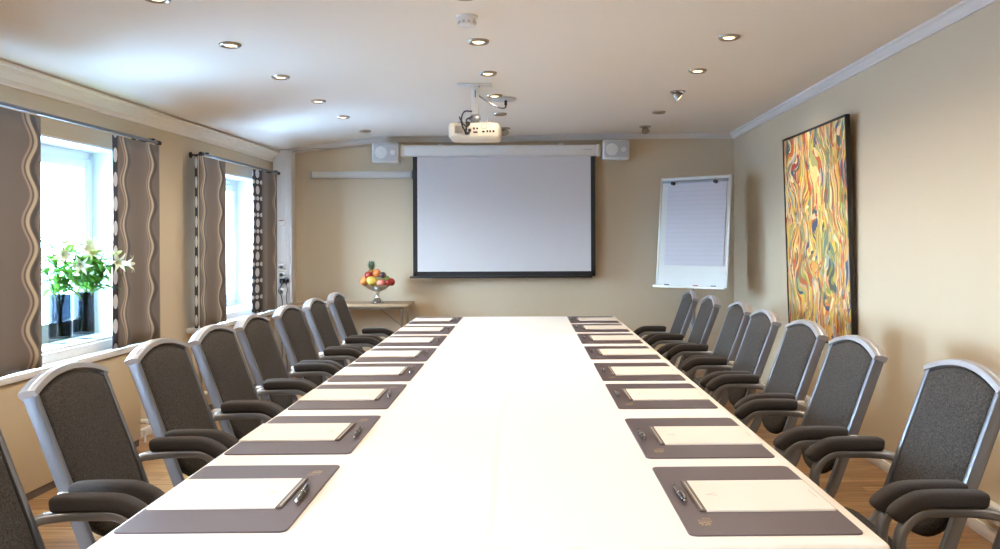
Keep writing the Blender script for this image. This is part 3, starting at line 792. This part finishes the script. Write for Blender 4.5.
# ------------------------------------------------------------------ vases and lilies on the nearer sill
SZ = OPZ0+0.0315
def wl(x, y): return Vector((LW(0)+x+0.0136*y, y, 0))
def vase(label, p):
    t = thing('glass_vase', label, 'vase', (p.x, p.y, SZ), 0, 'smoky blue glass vases on the sill')
    r = 0.062
    b = NB(); lathe(b, [(r*0.97, 0.032), (r, 0.05), (r, 0.295), (r-0.005, 0.297), (r-0.007, 0.292), (r-0.007, 0.045), (0.0, 0.040)], 32, caps=False); obj('glass_body', b, M['vase'], t)
    b = NB(); lathe(b, [(0.0, 0.0), (r*0.95, 0.0), (r, 0.006), (r*0.98, 0.031), (0.0, 0.031)], 32, caps=False); o = obj('glass_foot', b, M['vasebase'], t); o['label'] = 'thick clear glass foot'
    return t
def leaf(bm, p, d, ln, w, droop, nrm=None):
    d = Vector(d).normalized(); n = 7; up = Vector((0, 0, 1)); s = d.cross(up)
    if s.length < 0.05: s = Vector((1, 0, 0))
    s.normalize(); prev = None; q = Vector(p)
    for i in range(n+1):
        t = i/n; ww = w*math.sin(PI*min(1, 0.08+0.92*t)**0.8)*0.5+0.0006
        nn = s.cross(d).normalized()
        row = [bm.verts.new(q-s*ww+nn*ww*0.35), bm.verts.new(q), bm.verts.new(q+s*ww+nn*ww*0.35)]
        if prev:
            bm.faces.new((prev[0], prev[1], row[1], row[0])); bm.faces.new((prev[1], prev[2], row[2], row[1]))
        prev = row; q = q+d*(ln/n); d = (d-up*droop/n).normalized()
def lily(label, base, lean, top_z, nleaf, blooms, seed):
    r = random.Random(seed)
    t = thing('lily', label, 'lily', base, 0, 'lilies in the two blue vases')
    lx, ly = lean; H = top_z
    pts = [Vector((-lx*0.16, -ly*0.16, 0.0)), Vector((lx*0.10, ly*0.10, H*0.30)), Vector((lx*0.5, ly*0.5, H*0.66)), Vector((lx, ly, H))]
    sp = spline(pts, 6)
    b = NB(); tube(b, sp, 0.0042, 7); obj('stem', b, M['stem'], t)
    b = NB()
    for k in range(nleaf):
        q = 0.56+0.42*k/nleaf; idx = min(len(sp)-2, int(q*(len(sp)-1))); a = k*2.4+r.uniform(-0.4, 0.4)
        leaf(b, sp[idx], (math.cos(a), math.sin(a), r.uniform(0.3, 1.2)), r.uniform(0.12, 0.21), r.uniform(0.034, 0.050), r.uniform(0.8, 2.4))
    o = obj('foliage', b, M['leaf'], t, smooth=60); md = o.modifiers.new('thickness', 'SOLIDIFY'); md.thickness = 0.0008
    tip = sp[-1]
    for k in range(blooms):
        a = r.uniform(0, 2*PI) if k else r.uniform(-0.9, 0.9); d = Vector((math.cos(a), math.sin(a), r.uniform(-0.25, 0.5))).normalized()
        b = NB(); c0 = tip-Vector((0, 0, 0.01+0.02*k))
        tube(b, spline([c0, c0+d*0.02+Vector((0, 0, 0.01)), c0+d*0.045], 4), 0.003, 6)
        base_ = c0+d*0.045
        uu = d.cross(Vector((0, 0, 1))).normalized(); vv = uu.cross(d)
        if r.random() < 0.6:
            for m_ in range(6):
                an = 2*PI*m_/6; rad = uu*math.cos(an)+vv*math.sin(an)
                n = 7; prev = None
                for i in range(n+1):
                    q = i/n; pos = base_+d*(0.085*math.sin(q*1.75))+rad*(0.006+0.062*q**2.0)
                    w = (0.013 if m_ % 2 else 0.010)*math.sin(PI*(0.12+0.86*q))+0.0005
                    s = d.cross(rad).normalized()
                    row = [b.verts.new(pos-s*w-rad*w*0.25), b.verts.new(pos), b.verts.new(pos+s*w-rad*w*0.25)]
                    if prev: b.faces.new((prev[0], prev[1], row[1], row[0])); b.faces.new((prev[1], prev[2], row[2], row[1]))
                    prev = row
            o = obj('flower', b, M['petal'], t, smooth=60)
        else:
            pp = [base_+d*0.1*q for q in (0, 0.1, 0.3, 0.6, 0.85, 1.0)]
            sweep(b, pp, [(c[0], c[1]) for c in circ(0.013, 9)], scales=[(v, v) for v in (0.3, 0.6, 0.85, 1.0, 0.75, 0.15)])
            o = obj('bud', b, M['bud'], t, smooth=60)
lt = M['leaf'].node_tree; tr = lt.nodes.new('ShaderNodeBsdfTranslucent'); tr.inputs['Color'].default_value = rgb(150, 205, 80)
ms = lt.nodes.new('ShaderNodeMixShader'); ms.inputs[0].default_value = 0.4; lo_ = [n for n in lt.nodes if n.type == 'OUTPUT_MATERIAL'][0]
lt.links.new(lt.nodes['Principled BSDF'].outputs[0], ms.inputs[1]); lt.links.new(tr.outputs[0], ms.inputs[2]); lt.links.new(ms.outputs[0], lo_.inputs[0])
v1 = wl(-0.105, 4.93); v2 = wl(-0.10, 5.17)
vase('smoky blue glass vase of lilies, nearer the camera on the window sill', v1)
vase('smoky blue glass vase of lilies, beside the spotted curtain lining', v2)
specs1 = [((0.02, -0.10), 0.50), ((0.03, 0.03), 0.57), ((-0.03, -0.02), 0.55), ((0.05, 0.09), 0.48), ((0.0, -0.17), 0.46)]
specs2 = [((0.03, -0.06), 0.52), ((0.02, 0.05), 0.56), ((0.14, -0.01), 0.50), ((0.20, -0.04), 0.45), ((0.06, -0.02), 0.54), ((0.05, -0.15), 0.49)]
hw_ = ['leaning left', 'standing tallest', 'standing at the back', 'leaning right', 'hanging far left']
for k, (ln, h) in enumerate(specs1):
    lily('leafy lily stem %s in the vase nearer the camera' % hw_[k], (v1.x+0.006*math.cos(k*1.3), v1.y+0.006*math.sin(k*1.3), SZ+0.048), ln, h, 13, 2 if k != 2 else 1, 30+k)
hw2 = ['leaning slightly left', 'standing tallest', 'leaning to the room', 'drooping toward the curtain', 'standing at the back', 'leaning far left']
for k, (ln, h) in enumerate(specs2):
    lily('leafy lily stem %s in the vase beside the curtain' % hw2[k], (v2.x+0.006*math.cos(k*1.3), v2.y+0.006*math.sin(k*1.3), SZ+0.048), ln, h, 13, 3 if k in (2, 3) else 2, 60+k)

# ------------------------------------------------------------------ back wall: screen, speakers, rail, trunk
YS = 8.36
a = at_y(401, 145.6, YS); c = at_y(600, 156, YS)
xh0, xh1, zh1, zh0 = a.x, c.x, a.z, c.z
s0 = at_y(412.8, 156, YS+0.02); s1 = at_y(595.5, 276, YS+0.02)
t = thing('projection_screen', 'large pull-down projection screen with black borders on the back wall', 'projection screen', ((xh0+xh1)/2, YS, 0))
mx_ = (xh0+xh1)/2
b = NB(); box(b, (0, 0.0, (zh0+zh1)/2), (xh1-xh0-0.05, 0.11, zh1-zh0), 0.018, 3); hs = obj('housing', b, M['plastic'], t)
for s in (-1, 1):
    b = NB(); box(b, (s*((xh1-xh0)/2-0.022), 0.0, (zh0+zh1)/2), (0.044, 0.118, zh1-zh0+0.008), 0.012); obj('end_cap', b, M['plastic'], t)
b = NB(); box(b, ((xh1-xh0)/2-0.13, -0.056, (zh0+zh1)/2+0.004), (0.09, 0.002, 0.007)); obj('maker_plate', b, M['greyplastic'], hs, smooth=0)
for dx in (-0.62, 0.62):
    b = NB(); box(b, (dx, 0.075, zh1+0.004), (0.05, 0.17, 0.03), 0.004); obj('wall_bracket', b, M['plastic'], t)
xa, xb, za, zb_ = s0.x-mx_, s1.x-mx_, s1.z, zh0
b = NB(); span(b, (xa+0.045, 0.018, za+0.05), (xb-0.045, 0.0195, zb_+0.01)); obj('white_fabric', b, M['screen'], t, smooth=0)
b = NB()
for q in (((xa, 0.0175, za), (xa+0.046, 0.020, zb_+0.01)), ((xb-0.046, 0.0175, za), (xb, 0.020, zb_+0.01)), ((xa, 0.0175, za), (xb, 0.020, za+0.051))): span(b, q[0], q[1])
obj('black_border', b, M['black'], t, smooth=0)
b = NB(); box(b, (0, 0.019, za-0.006), (xb-xa+0.004, 0.022, 0.022), 0.008); obj('bottom_bar', b, M['black'], t)

def speaker(x0, x1, y0, y1, label, turn):
    pa = at_y(x0, y0, 8.32); pb = at_y(x1, y1, 8.32); w, h = pb.x-pa.x, pa.z-pb.z
    t = thing('wall_speaker', label, 'loudspeaker', ((pa.x+pb.x)/2, 8.34, pb.z), turn, 'white speakers beside the screen')
    b = NB(); box(b, (0, 0, h/2), (w, 0.15, h), 0.014, 3); obj('cabinet', b, M['plastic'], t)
    b = NB(); box(b, (0, -0.076, h/2), (w-0.03, 0.010, h-0.03), 0.004); g = obj('grille', b, M['greyplastic'], t)
    b = NB()
    for (cx, rr) in ((-0.045, 0.062), (0.075, 0.026)):
        lathe(b, [(rr, 0.0), (rr, 0.002), (rr-0.006, 0.003), (rr-0.007, 0.0015), (rr*0.4, 0.0015), (rr*0.35, 0.004), (0, 0.005)], 24, caps=False)
        for v in b.verts:
            if 'd' not in dir(v): pass
        for v in b.verts[-7*24:]: v.co = Vector((cx+v.co.x, -0.0805-v.co.z, h/2+v.co.y))
    obj('driver', b, M['plastic'], g)
    b = NB(); span(b, (-0.03, 0.07, h/2-0.03), (0.03, 0.175, h/2+0.03), 0.005); obj('wall_bracket', b, M['plastic'], t)
speaker(373, 399.5, 143, 163, 'white loudspeaker left of the projection screen', 0.0)
speaker(602.5, 629, 140.5, 159.5, 'white loudspeaker right of the projection screen', 0.0)

pa = at_y(310, 171.2, 8.46); pb = at_y(411, 177.6, 8.46)
t = thing('wall_rail', 'white horizontal picture rail left of the screen', 'rail', ((pa.x+pb.x)/2, YB, pb.z)); w = pb.x-pa.x
b = NB(); span(b, (-w/2, -0.03, 0), (w/2, 0, pa.z-pb.z), 0.006); span(b, (-w/2, -0.05, 0.0), (w/2, -0.0, 0.012), 0.004); obj('rail_bar', b, M['plastic'], t)
for s in (-1, 1):
    b = NB(); span(b, (s*w/2-0.01, -0.052, -0.003), (s*w/2+0.01, 0, pa.z-pb.z+0.004), 0.004); obj('end_cap', b, M['greyplastic'], t)

# service trunk in the corner
t = thing('cable_trunk', 'white vertical cable trunk with sockets in the back left corner', 'cable trunk', (-2.645, 8.42, 0))
b = NB(); span(b, (-0.10, -0.03, 0.0), (0.075, 0.10, CZ(-2.645)-0.004), 0.004); tb = obj('cover', b, M['trimw'], t)
b = NB(); span(b, (0.073, -0.045, 0.0), (0.098, 0.10, CZ(-2.6)-0.004), 0.004); span(b, (0.03, -0.036, 0.0), (0.036, -0.029, 2.3)); obj('edge_strip', b, M['trimw'], t)
for i, (yp, kind) in enumerate(((222, 1), (267, 0), (275, 0), (292, 0))):
    z = at_y(284, yp, 8.38).z
    b = NB(); box(b, (-0.012, -0.036, z), (0.075, 0.014, 0.078), 0.004); so = obj('socket_plate', b, M['plastic'], t)
    b = NB()
    if kind: box(b, (-0.012, -0.044, z+0.015), (0.05, 0.003, 0.008))
    else:
        lathe(b, [(0.022, 0), (0.022, 0.003), (0.018, 0.003), (0.016, 0.0), (0, 0)], 18, caps=False)
        for v in b.verts: v.co = Vector((-0.012+v.co.x, -0.043-v.co.z, z+v.co.y))
    obj('socket_insert', b, M['greyplastic'] if not kind else M['red'], so)
for (xp, yp, lab) in ((282, 281, 'black plug in the trunk, left of two'), (286.5, 280, 'black plug in the trunk, right of two')):
    p = at_y(xp, yp, 8.36)
    t = thing('power_plug', lab, 'plug', (p.x, 8.384, p.z), 0, 'black plugs in the cable trunk')
    b = NB(); box(b, (0, -0.022, 0), (0.042, 0.045, 0.05), 0.01); cyl(b, (0, -0.03, -0.02), (0, -0.03, -0.045), 0.007); obj('plug_body', b, M['black'], t)
    b = NB(); dx = 0.05 if xp > 284 else 0.03
    tube(b, spline([(0, -0.03, -0.04), (-0.035 if xp < 284 else 0.01, -0.03, -0.10), (0.0, -0.028, -0.18), (dx*0.3, -0.026, -0.4), (0.0, -0.03, -0.7), (0.02, -0.04, -p.z+0.02), (0.10, -0.12, -p.z+0.006), (0.2, -0.1, -p.z+0.006)], 5), 0.004, 6); obj('cord', b, M['cable'], t)

# speaker cable under the left moulding
pts = [at_y(x, y, 8.44) for x, y in ((292, 151.2), (312, 148.5), (335, 148.2), (352, 147), (374, 145.5))]
pts = [Vector((p.x, 8.443, p.z-0.004)) for p in pts]
b = NB(); tube(b, spline(pts, 5), 0.006, 7); o = obj('speaker_cable', b, M['greyplastic']); tag(o, 'grey cable running along the moulding to the left speaker', 'cable')

# ------------------------------------------------------------------ projector
p = at_y(474, 130.2, 5.6)
zc = CZ(p.x)
t = thing('projector', 'cream ceiling-mounted projector facing the screen', 'projector', (p.x, 5.6, p.z))
W_, H_, D_ = 0.358, 0.112, 0.27
b = NB(); box(b, (0, 0.02+D_/2-0.02, 0), (W_, D_, H_), 0.028, 4); obj('body', b, M['projcream'], t)
b = NB(); box(b, (0, 0.0225-0.02, 0.0), (W_-0.05, 0.006, H_-0.04), 0.002); bk = obj('port_panel', b, M['projcream'], t)
for (x, z, w, h) in ((0.0, 0.012, .012, .014), (0.022, 0.012, .012, .012), (0.01, -0.014, .03, .010), (0.065, -0.01, .018, .012), (0.092, -0.008, .012, .014), (0.112, -0.008, .012, .014), (0.135, -0.008, .014, .014), (-0.03, 0.0, .02, .02), (-0.06, 0.0, .02, .016)):
    b = NB(); box(b, (x, -0.003, z), (w, 0.006, h), 0.001); obj('port', b, M['black'], bk, smooth=0)
b = NB()
lathe(b, [(0.022, 0), (0.022, 0.003), (0.018, 0.003), (0.018, 0.0)], 20, caps=False)
for v in b.verts: v.co = Vector((0.07+v.co.x, -0.001-v.co.z, 0.028+v.co.y))
obj('badge', b, M['bindw'], bk)
b = NB()
for v0 in range(7): box(b, (-0.13+0.008*v0, -0.002, 0.005), (0.003, 0.004, 0.05))
obj('vent_grille', b, M['binding'], bk, smooth=0)
zt = zc-p.z
b = NB(); box(b, (0.0, 0.09, zt-0.006), (0.24, 0.10, 0.010), 0.003); mt = obj('ceiling_plate', b, M['plastic'], t)
b = NB(); box(b, (0, 0.09, (zt+0.12)/2-0.005), (0.052, 0.045, zt-0.13), 0.006); po = obj('mount_pole', b, M['plastic'], t)
b = NB(); box(b, (0.004, 0.066, zt-0.07), (0.006, 0.004, 0.05)); obj('cable_slot', b, M['cable'], po, smooth=0)
b = NB(); box(b, (0, 0.09, 0.088), (0.062, 0.06, 0.05), 0.008); box(b, (0, 0.12, 0.066), (0.24, 0.03, 0.012), 0.003); box(b, (-0.09, 0.12, 0.066), (0.02, 0.17, 0.012), 0.003); box(b, (0.09, 0.12, 0.066), (0.02, 0.17, 0.012), 0.003); cyl(b, (-0.04, 0.09, 0.095), (0.04, 0.09, 0.095), 0.012); obj('mount_bracket', b, M['alu'], t)
b = NB()
tube(b, spline([(-0.02, 0.06, 0.14), (-0.07, 0.02, 0.13), (-0.085, -0.03, 0.06), (-0.06, -0.05, -0.01), (-0.04, -0.03, -0.03), (-0.03, 0.0, -0.01)], 6), 0.006, 7)
tube(b, spline([(-0.02, 0.06, 0.10), (-0.05, 0.0, 0.075), (-0.045, -0.045, 0.03), (-0.055, -0.035, -0.02), (-0.06, 0.0, -0.0)], 6), 0.006, 7)
tube(b, spline([(-0.09, 0.05, 0.07), (-0.10, -0.01, 0.09), (-0.08, -0.045, 0.05), (-0.05, -0.04, 0.02), (-0.03, -0.04, 0.03)], 6), 0.005, 7)
box(b, (-0.045, -0.025, -0.025), (0.03, 0.045, 0.016), 0.004); box(b, (-0.04, -0.02, 0.045), (0.03, 0.04, 0.022), 0.006)
obj('cable_bundle', b, M['cable'], t)
b = NB(); lathe(b, [(0.045, 0), (0.045, 0.02), (0.035, 0.03), (0.0, 0.03)], 24, caps=False)
for v in b.verts: v.co = Vector((0.09+v.co.x, 0.27+v.co.z-0.002, v.co.y))
obj('lens', b, M['black'], t)
# grey ceiling cover plate with cable
q = at_y(503, 104.5, 6.25); zz = CZ(q.x)
t = thing('ceiling_outlet', 'flat grey ceiling outlet plate with a drooping cable behind the projector pole', 'ceiling outlet', (q.x, 6.28, zz))
b = NB(); lathe(b, [(0.10, 0.002), (0.10, -0.006), (0.09, -0.012), (0.0, -0.014)], 28); obj('cover_plate', b, M['greyplastic'], t)
b = NB(); cyl(b, (0.02, 0, -0.008), (0.02, 0, -0.05), 0.010); tube(b, spline([(0.02, 0, -0.04), (0.015, -0.03, -0.075), (-0.04, -0.12, -0.085), (-0.12, -0.28, -0.06), (-0.18, -0.36, -0.02), (q.x*0+p.x-q.x+0.03, 5.69-6.28, -0.012)], 7), 0.005, 7); obj('cable', b, M['cable'], t)

# ------------------------------------------------------------------ flipchart
FB = Vector((at_y(691, 288.5, 7.55).x, 7.55, at_y(691, 288.5, 7.55).z))
rot = R(-38); lean = R(-6.0)
fm = Matrix.Rotation(rot, 4, 'Z') @ Matrix.Rotation(lean, 4, 'X')
t = thing('flipchart_stand', 'white flipchart easel angled in the right back corner', 'flipchart', (FB.x, FB.y, 0), rot)
BW, BH = 0.735, 1.055
lz = FB.z
def lean_obj(name, b, m, par, **k):
    b.transform(Matrix.Translation((0, 0, lz)) @ Matrix.Rotation(lean, 4, 'X')); return obj(name, b, m, par, **k)
b = NB(); span(b, (-BW/2+0.01, -0.008, 0.01), (BW/2-0.01, 0.008, BH-0.01)); lean_obj('board', b, M['board'], t, smooth=0)
b = NB()
for q in (((-BW/2, -0.014, 0), (-BW/2+0.018, 0.016, BH)), ((BW/2-0.018, -0.014, 0), (BW/2, 0.016, BH)), ((-BW/2, -0.014, BH-0.02), (BW/2, 0.016, BH))): span(b, q[0], q[1], 0.004)
lean_obj('board_frame', b, M['boardframe'], t)
b = NB(); span(b, (-BW/2, -0.07, 0), (BW/2, 0.012, 0.012), 0.003); span(b, (-BW/2, -0.072, 0), (BW/2, -0.064, 0.022), 0.003); lean_obj('pen_tray', b, M['boardframe'], t)
b = NB(); span(b, (-BW/2+0.03, -0.026, BH-0.062), (BW/2-0.03, -0.014, BH-0.035), 0.004); cl = lean_obj('clamp_bar', b, M['alu_dark'], t)
for dx in (-0.22, 0.22):
    b = NB(); cyl(b, (dx, -0.02, BH-0.062), (dx, -0.055, BH-0.062), 0.017); lean_obj('clamp_knob', b, M['black'], cl)
b = NB(); cyl(b, (0, 0.03, 0.05), (0, 0.03, lz-0.02), 0.026); sweep(b, [(0, 0.03, lz-0.06), (0, 0.035, lz+0.04), (0, 0.035+0.55*0.105, lz+0.59)], circ(0.015, 12)); box(b, (0, 0.075, lz+0.5), (0.10, 0.05, 0.07), 0.006); box(b, (0, 0.03, lz+0.05), (0.10, 0.03, 0.07), 0.006); obj('column', b, M['alu_dark'], t)
for k in range(5):
    a = 2*PI*k/5+0.5
    b = NB(); sweep(b, [(0.02*math.cos(a), 0.03+0.02*math.sin(a), 0.075), (0.34*math.cos(a), 0.03+0.34*math.sin(a), 0.045)], rrect(0.035, 0.022, 0.006, 2)); cyl(b, (0.33*math.cos(a), 0.03+0.33*math.sin(a), 0.05), (0.33*math.cos(a), 0.03+0.33*math.sin(a), 0.0), 0.016); obj('foot', b, M['alu_dark'], t)
pm = Matrix.Translation((FB.x, FB.y, lz)) @ fm
b = NB(); span(b, (-0.285, -0.018, 0.215), (0.325, -0.0095, BH-0.04)); bmesh.ops.translate(b, verts=b.verts[:], vec=(0, 0, 0))
o = obj('flipchart_pad', b, ruled_paper(), smooth=0); o.matrix_world = pm; tag(o, 'ruled white paper pad clamped on the flipchart', 'paper pad')
for dx, mm, lab in ((-0.28, 'black', 'black marker at the left of the flipchart tray'), (0.02, 'red', 'red marker in the middle of the flipchart tray'), (0.20, 'blue', 'blue marker at the right of the flipchart tray')):
    b = NB(); cyl(b, (dx-0.05, -0.04, 0.022), (dx+0.03, -0.04, 0.022), 0.008, 10)
    mk = bpy.data.objects.new('board_marker', None); COL.objects.link(mk); mk.matrix_world = pm; tag(mk, lab, 'marker', 'markers on the flipchart tray')
    obj('marker_body', b, M['plastic'], mk)
    b = NB(); cyl(b, (dx+0.02, -0.04, 0.022), (dx+0.065, -0.04, 0.022), 0.0092, 10); obj('marker_cap', b, M[mm], mk)

# ------------------------------------------------------------------ painting on the right wall
PY0, PY1, PZ0, PZ1 = 5.21, 6.55, 0.65, 2.185
t = thing('painting', 'large abstract painting in yellow, orange and green swirls, black frame, right wall', 'painting', (XR-0.005, (PY0+PY1)/2, PZ0))
t.rotation_euler = (0, R(-1.7), 0)
w = PY1-PY0; h = PZ1-PZ0
b = NB(); span(b, (-0.026, -w/2+0.012, 0.012), (-0.006, w/2-0.012, h-0.012)); obj('canvas', b, painting_material(), t, smooth=0)
b = NB()
for q in (((-0.032, -w/2, 0), (0, -w/2+0.016, h)), ((-0.032, w/2-0.016, 0), (0, w/2, h)), ((-0.032, -w/2, 0), (0, w/2, 0.016)), ((-0.032, -w/2, h-0.016), (0, w/2, h))): span(b, q[0], q[1], 0.002)
obj('frame', b, M['blackframe'], t)

# wall sockets on the right wall
def wall_socket(xp, yp, label):
    u, v = PX(xp, yp); Y = XR/u
    t = thing('wall_socket', label, 'socket', (XR, Y, CAMZ+v*Y), 0, 'white sockets low on the right wall')
    b = NB(); box(b, (-0.02, 0, 0), (0.04, 0.15, 0.08), 0.006); so = obj('socket_box', b, M['plastic'], t)
    b = NB()
    for dy in (-0.036, 0.036):
        n0 = len(b.verts)
        lathe(b, [(0.024, 0), (0.024, 0.004), (0.020, 0.004), (0.017, -0.001), (0, -0.001)], 18, caps=False)
        b.verts.ensure_lookup_table()
        for v_ in b.verts[n0:]: v_.co = Vector((-0.040-v_.co.z, dy+v_.co.x, v_.co.y))
    obj('socket_insert', b, M['greyplastic'], so)
wall_socket(811, 402, 'white double socket low on the right wall under the painting')
wall_socket(997, 512, 'white double socket low on the right wall behind the nearest chair')

# ------------------------------------------------------------------ side table, fruit
a = at_y(411, 304, 8.02)
SX1 = a.x-0.03; SX0 = SX1-1.22; SZT = 0.752
t = thing('folding_side_table', 'narrow folding side table with pale wood top against the back wall', 'table', ((SX0+SX1)/2, 8.24, 0))
w = SX1-SX0
b = NB(); span(b, (-w/2, -0.23, SZT-0.026), (w/2, 0.23, SZT), 0.004); obj('tabletop', b, M['tablewood'], t)
b = NB(); span(b, (-w/2+0.05, -0.19, SZT-0.05), (w/2-0.05, -0.17, SZT-0.026)); span(b, (-w/2+0.05, 0.17, SZT-0.05), (w/2-0.05, 0.19, SZT-0.026)); obj('apron_rail', b, M['tableedge'], t)
for s in (-1, 1):
    for yy in (-0.17, 0.17):
        b = NB(); cyl(b, (s*(w/2-0.07), yy, SZT-0.03), (s*(w/2-0.07), yy, 0.01), 0.016); lathe(b, [(0.019, 0), (0.019, 0.02)], 12, c=(s*(w/2-0.07), yy, 0)); obj('leg', b, M['chrome'], t)
    b = NB(); cyl(b, (s*(w/2-0.07), 0.17, 0.18), (s*(w/2-0.07), -0.17, 0.18), 0.010); obj('leg_stretcher', b, M['chrome'], t)
    b = NB(); cyl(b, (s*(w/2-0.08), 0, SZT-0.25), (s*(w/2-0.36), 0, SZT-0.03), 0.007); cyl(b, (s*(w/2-0.07), -0.17, SZT-0.25), (s*(w/2-0.07), 0.17, SZT-0.25), 0.007); obj('folding_brace', b, M['steel'], t)
bx = at_y(377.5, 300, 8.16).x; BY = 8.16
t = thing('fruit_stand', 'silver footed fruit bowl on the side table', 'bowl', (bx, BY, SZT+0.001))
b = NB(); lathe(b, [(0.0, 0.0), (0.066, 0.0), (0.070, 0.008), (0.060, 0.022), (0.040, 0.040), (0.022, 0.055), (0.016, 0.080), (0.018, 0.110), (0.026, 0.122)], 28, caps=False); obj('foot', b, M['chrome'], t)
b = NB(); lathe(b, [(0.020, 0.118), (0.045, 0.124), (0.085, 0.142), (0.122, 0.166), (0.148, 0.184), (0.150, 0.187), (0.144, 0.186), (0.118, 0.170), (0.080, 0.148), (0.040, 0.131), (0.0, 0.128)], 32, caps=False); obj('dish', b, M['chrome'], t)
FG = 'fruit piled on the silver bowl'
def fruit(name, label, dx, dy, z, r, m, squash=(1, 1, 1), stemmed=True, rx=0.0):
    t = thing(name, label, 'fruit', (bx+dx, BY+dy, z), 0, FG)
    t.rotation_euler = (0, rx, 0.3)
    b = NB()
    n = 18; prof = []
    for k in range(n+1):
        a = -PI/2+PI*k/n; rr = r*math.cos(a); zz = r*math.sin(a)
        d = 0.16*r*math.exp(-(rr/(0.30*r))**2) if stemmed else 0
        prof.append((max(rr, 1e-4), zz-(d if zz > 0 else -d*0.5)))
    lathe(b, prof, 20, caps=True)
    for v in b.verts: v.co = Vector((v.co.x*squash[0], v.co.y*squash[1], v.co.z*squash[2]))
    obj('skin', b, m, t, smooth=70)
    if stemmed:
        b = NB(); cyl(b, (0, 0, r*0.82), (0.004, 0, r*1.10), 0.0022, 6); obj('stalk', b, M['pinebody'], t)
zb = SZT+0.19
fruit('orange', 'bright orange at the left rim of the fruit bowl', -0.128, -0.01, zb+0.035, 0.046, M['orange'], stemmed=False)
fruit('mango', 'large yellow mango at the front of the fruit bowl', -0.036, -0.082, zb+0.038, 0.052, M['mango'], (1.15, 0.8, 0.88), False, 0.3)
fruit('apple', 'dark red apple between the orange and the pineapple', -0.082, -0.035, zb+0.095, 0.040, M['redapple'])
fruit('orange', 'orange at the top of the fruit pile', -0.004, -0.005, zb+0.112, 0.043, M['orange'], stemmed=False)
fruit('plum', 'dark plum on the right of the top orange', 0.060, -0.035, zb+0.095, 0.033, M['plum'])
fruit('apple', 'green apple on the right side of the fruit pile', 0.088, 0.0, zb+0.052, 0.040, M['greenapple'])
fruit('apple', 'red apple at the right rim of the fruit bowl', 0.136, -0.005, zb+0.024, 0.041, M['redapple'])
fruit('peach', 'pink peach low at the front right of the bowl', 0.052, -0.088, zb+0.018, 0.041, M['peach'])
fruit('nectarine', 'red nectarine at the front right rim of the bowl', 0.112, -0.072, zb+0.020, 0.034, M['redapple'])
fruit('apple', 'green apple hidden in the middle of the fruit pile', 0.015, 0.01, zb+0.022, 0.045, M['greenapple'])
fruit('orange', 'orange behind the mango in the fruit pile', -0.06, 0.085, zb+0.02, 0.043, M['orange'], stemmed=False)
t = thing('pineapple', 'small pineapple with grey green crown behind the fruit pile', 'fruit', (bx-0.066, BY+0.03, zb+0.05), 0, FG)
b = NB(); lathe(b, [(0.0, -0.02), (0.030, -0.015), (0.042, 0.02), (0.043, 0.06), (0.034, 0.088), (0.012, 0.098), (0, 0.099)], 18, caps=False); obj('fruit_body', b, M['pinebody'], t, smooth=60)
b = NB()
for k in range(26):
    a = k*2.399; q = k/26; leaf(b, (0.010*math.cos(a), 0.010*math.sin(a), 0.088+0.055*q), (math.cos(a)*(0.75-0.55*q), math.sin(a)*(0.75-0.55*q), 1.0), 0.075-0.02*q, 0.018, 0.35-1.2*(1-q)*0.4)
o = obj('leaf_crown', b, M['pinecrown'], t, smooth=60); md = o.modifiers.new('thickness', 'SOLIDIFY'); md.thickness = 0.001

# ------------------------------------------------------------------ daylight and view
w = bpy.data.worlds.new('overcast_sky'); scn.world = w; w.use_nodes = True
nt = w.node_tree; bg = nt.nodes['Background']; bg.inputs['Strength'].default_value = 74.0
tcw = nt.nodes.new('ShaderNodeTexCoord'); spw = nt.nodes.new('ShaderNodeSeparateXYZ'); nt.links.new(tcw.outputs['Generated'], spw.inputs[0])
rw = nt.nodes.new('ShaderNodeMapRange'); rw.inputs['From Min'].default_value = -0.04; rw.inputs['From Max'].default_value = 0.04; nt.links.new(spw.outputs['Z'], rw.inputs['Value'])
mw = nt.nodes.new('ShaderNodeMix'); mw.data_type = 'RGBA'; nt.links.new(rw.outputs[0], mw.inputs[0])
mw.inputs[6].default_value = (0.125, 0.21, 0.325, 1); mw.inputs[7].default_value = (0.58, 0.79, 1.0, 1)      # snowy ground below, overcast sky above
nt.links.new(mw.outputs[2], bg.inputs['Color'])
vs = scn.view_settings; vs.view_transform = 'Standard'; vs.look = 'None'; vs.gamma = 1.0; vs.use_curve_mapping = False
vs.exposure = 0.45
scn.display_settings.display_device = 'sRGB'
scn.cycles.max_bounces = 10; scn.cycles.diffuse_bounces = 6; scn.cycles.transparent_max_bounces = 12
scn.cycles.sample_clamp_indirect = 6.0; scn.cycles.caustics_reflective = False; scn.cycles.caustics_refractive = False
scn.cycles.use_denoising = True
bpy.context.view_layer.update()
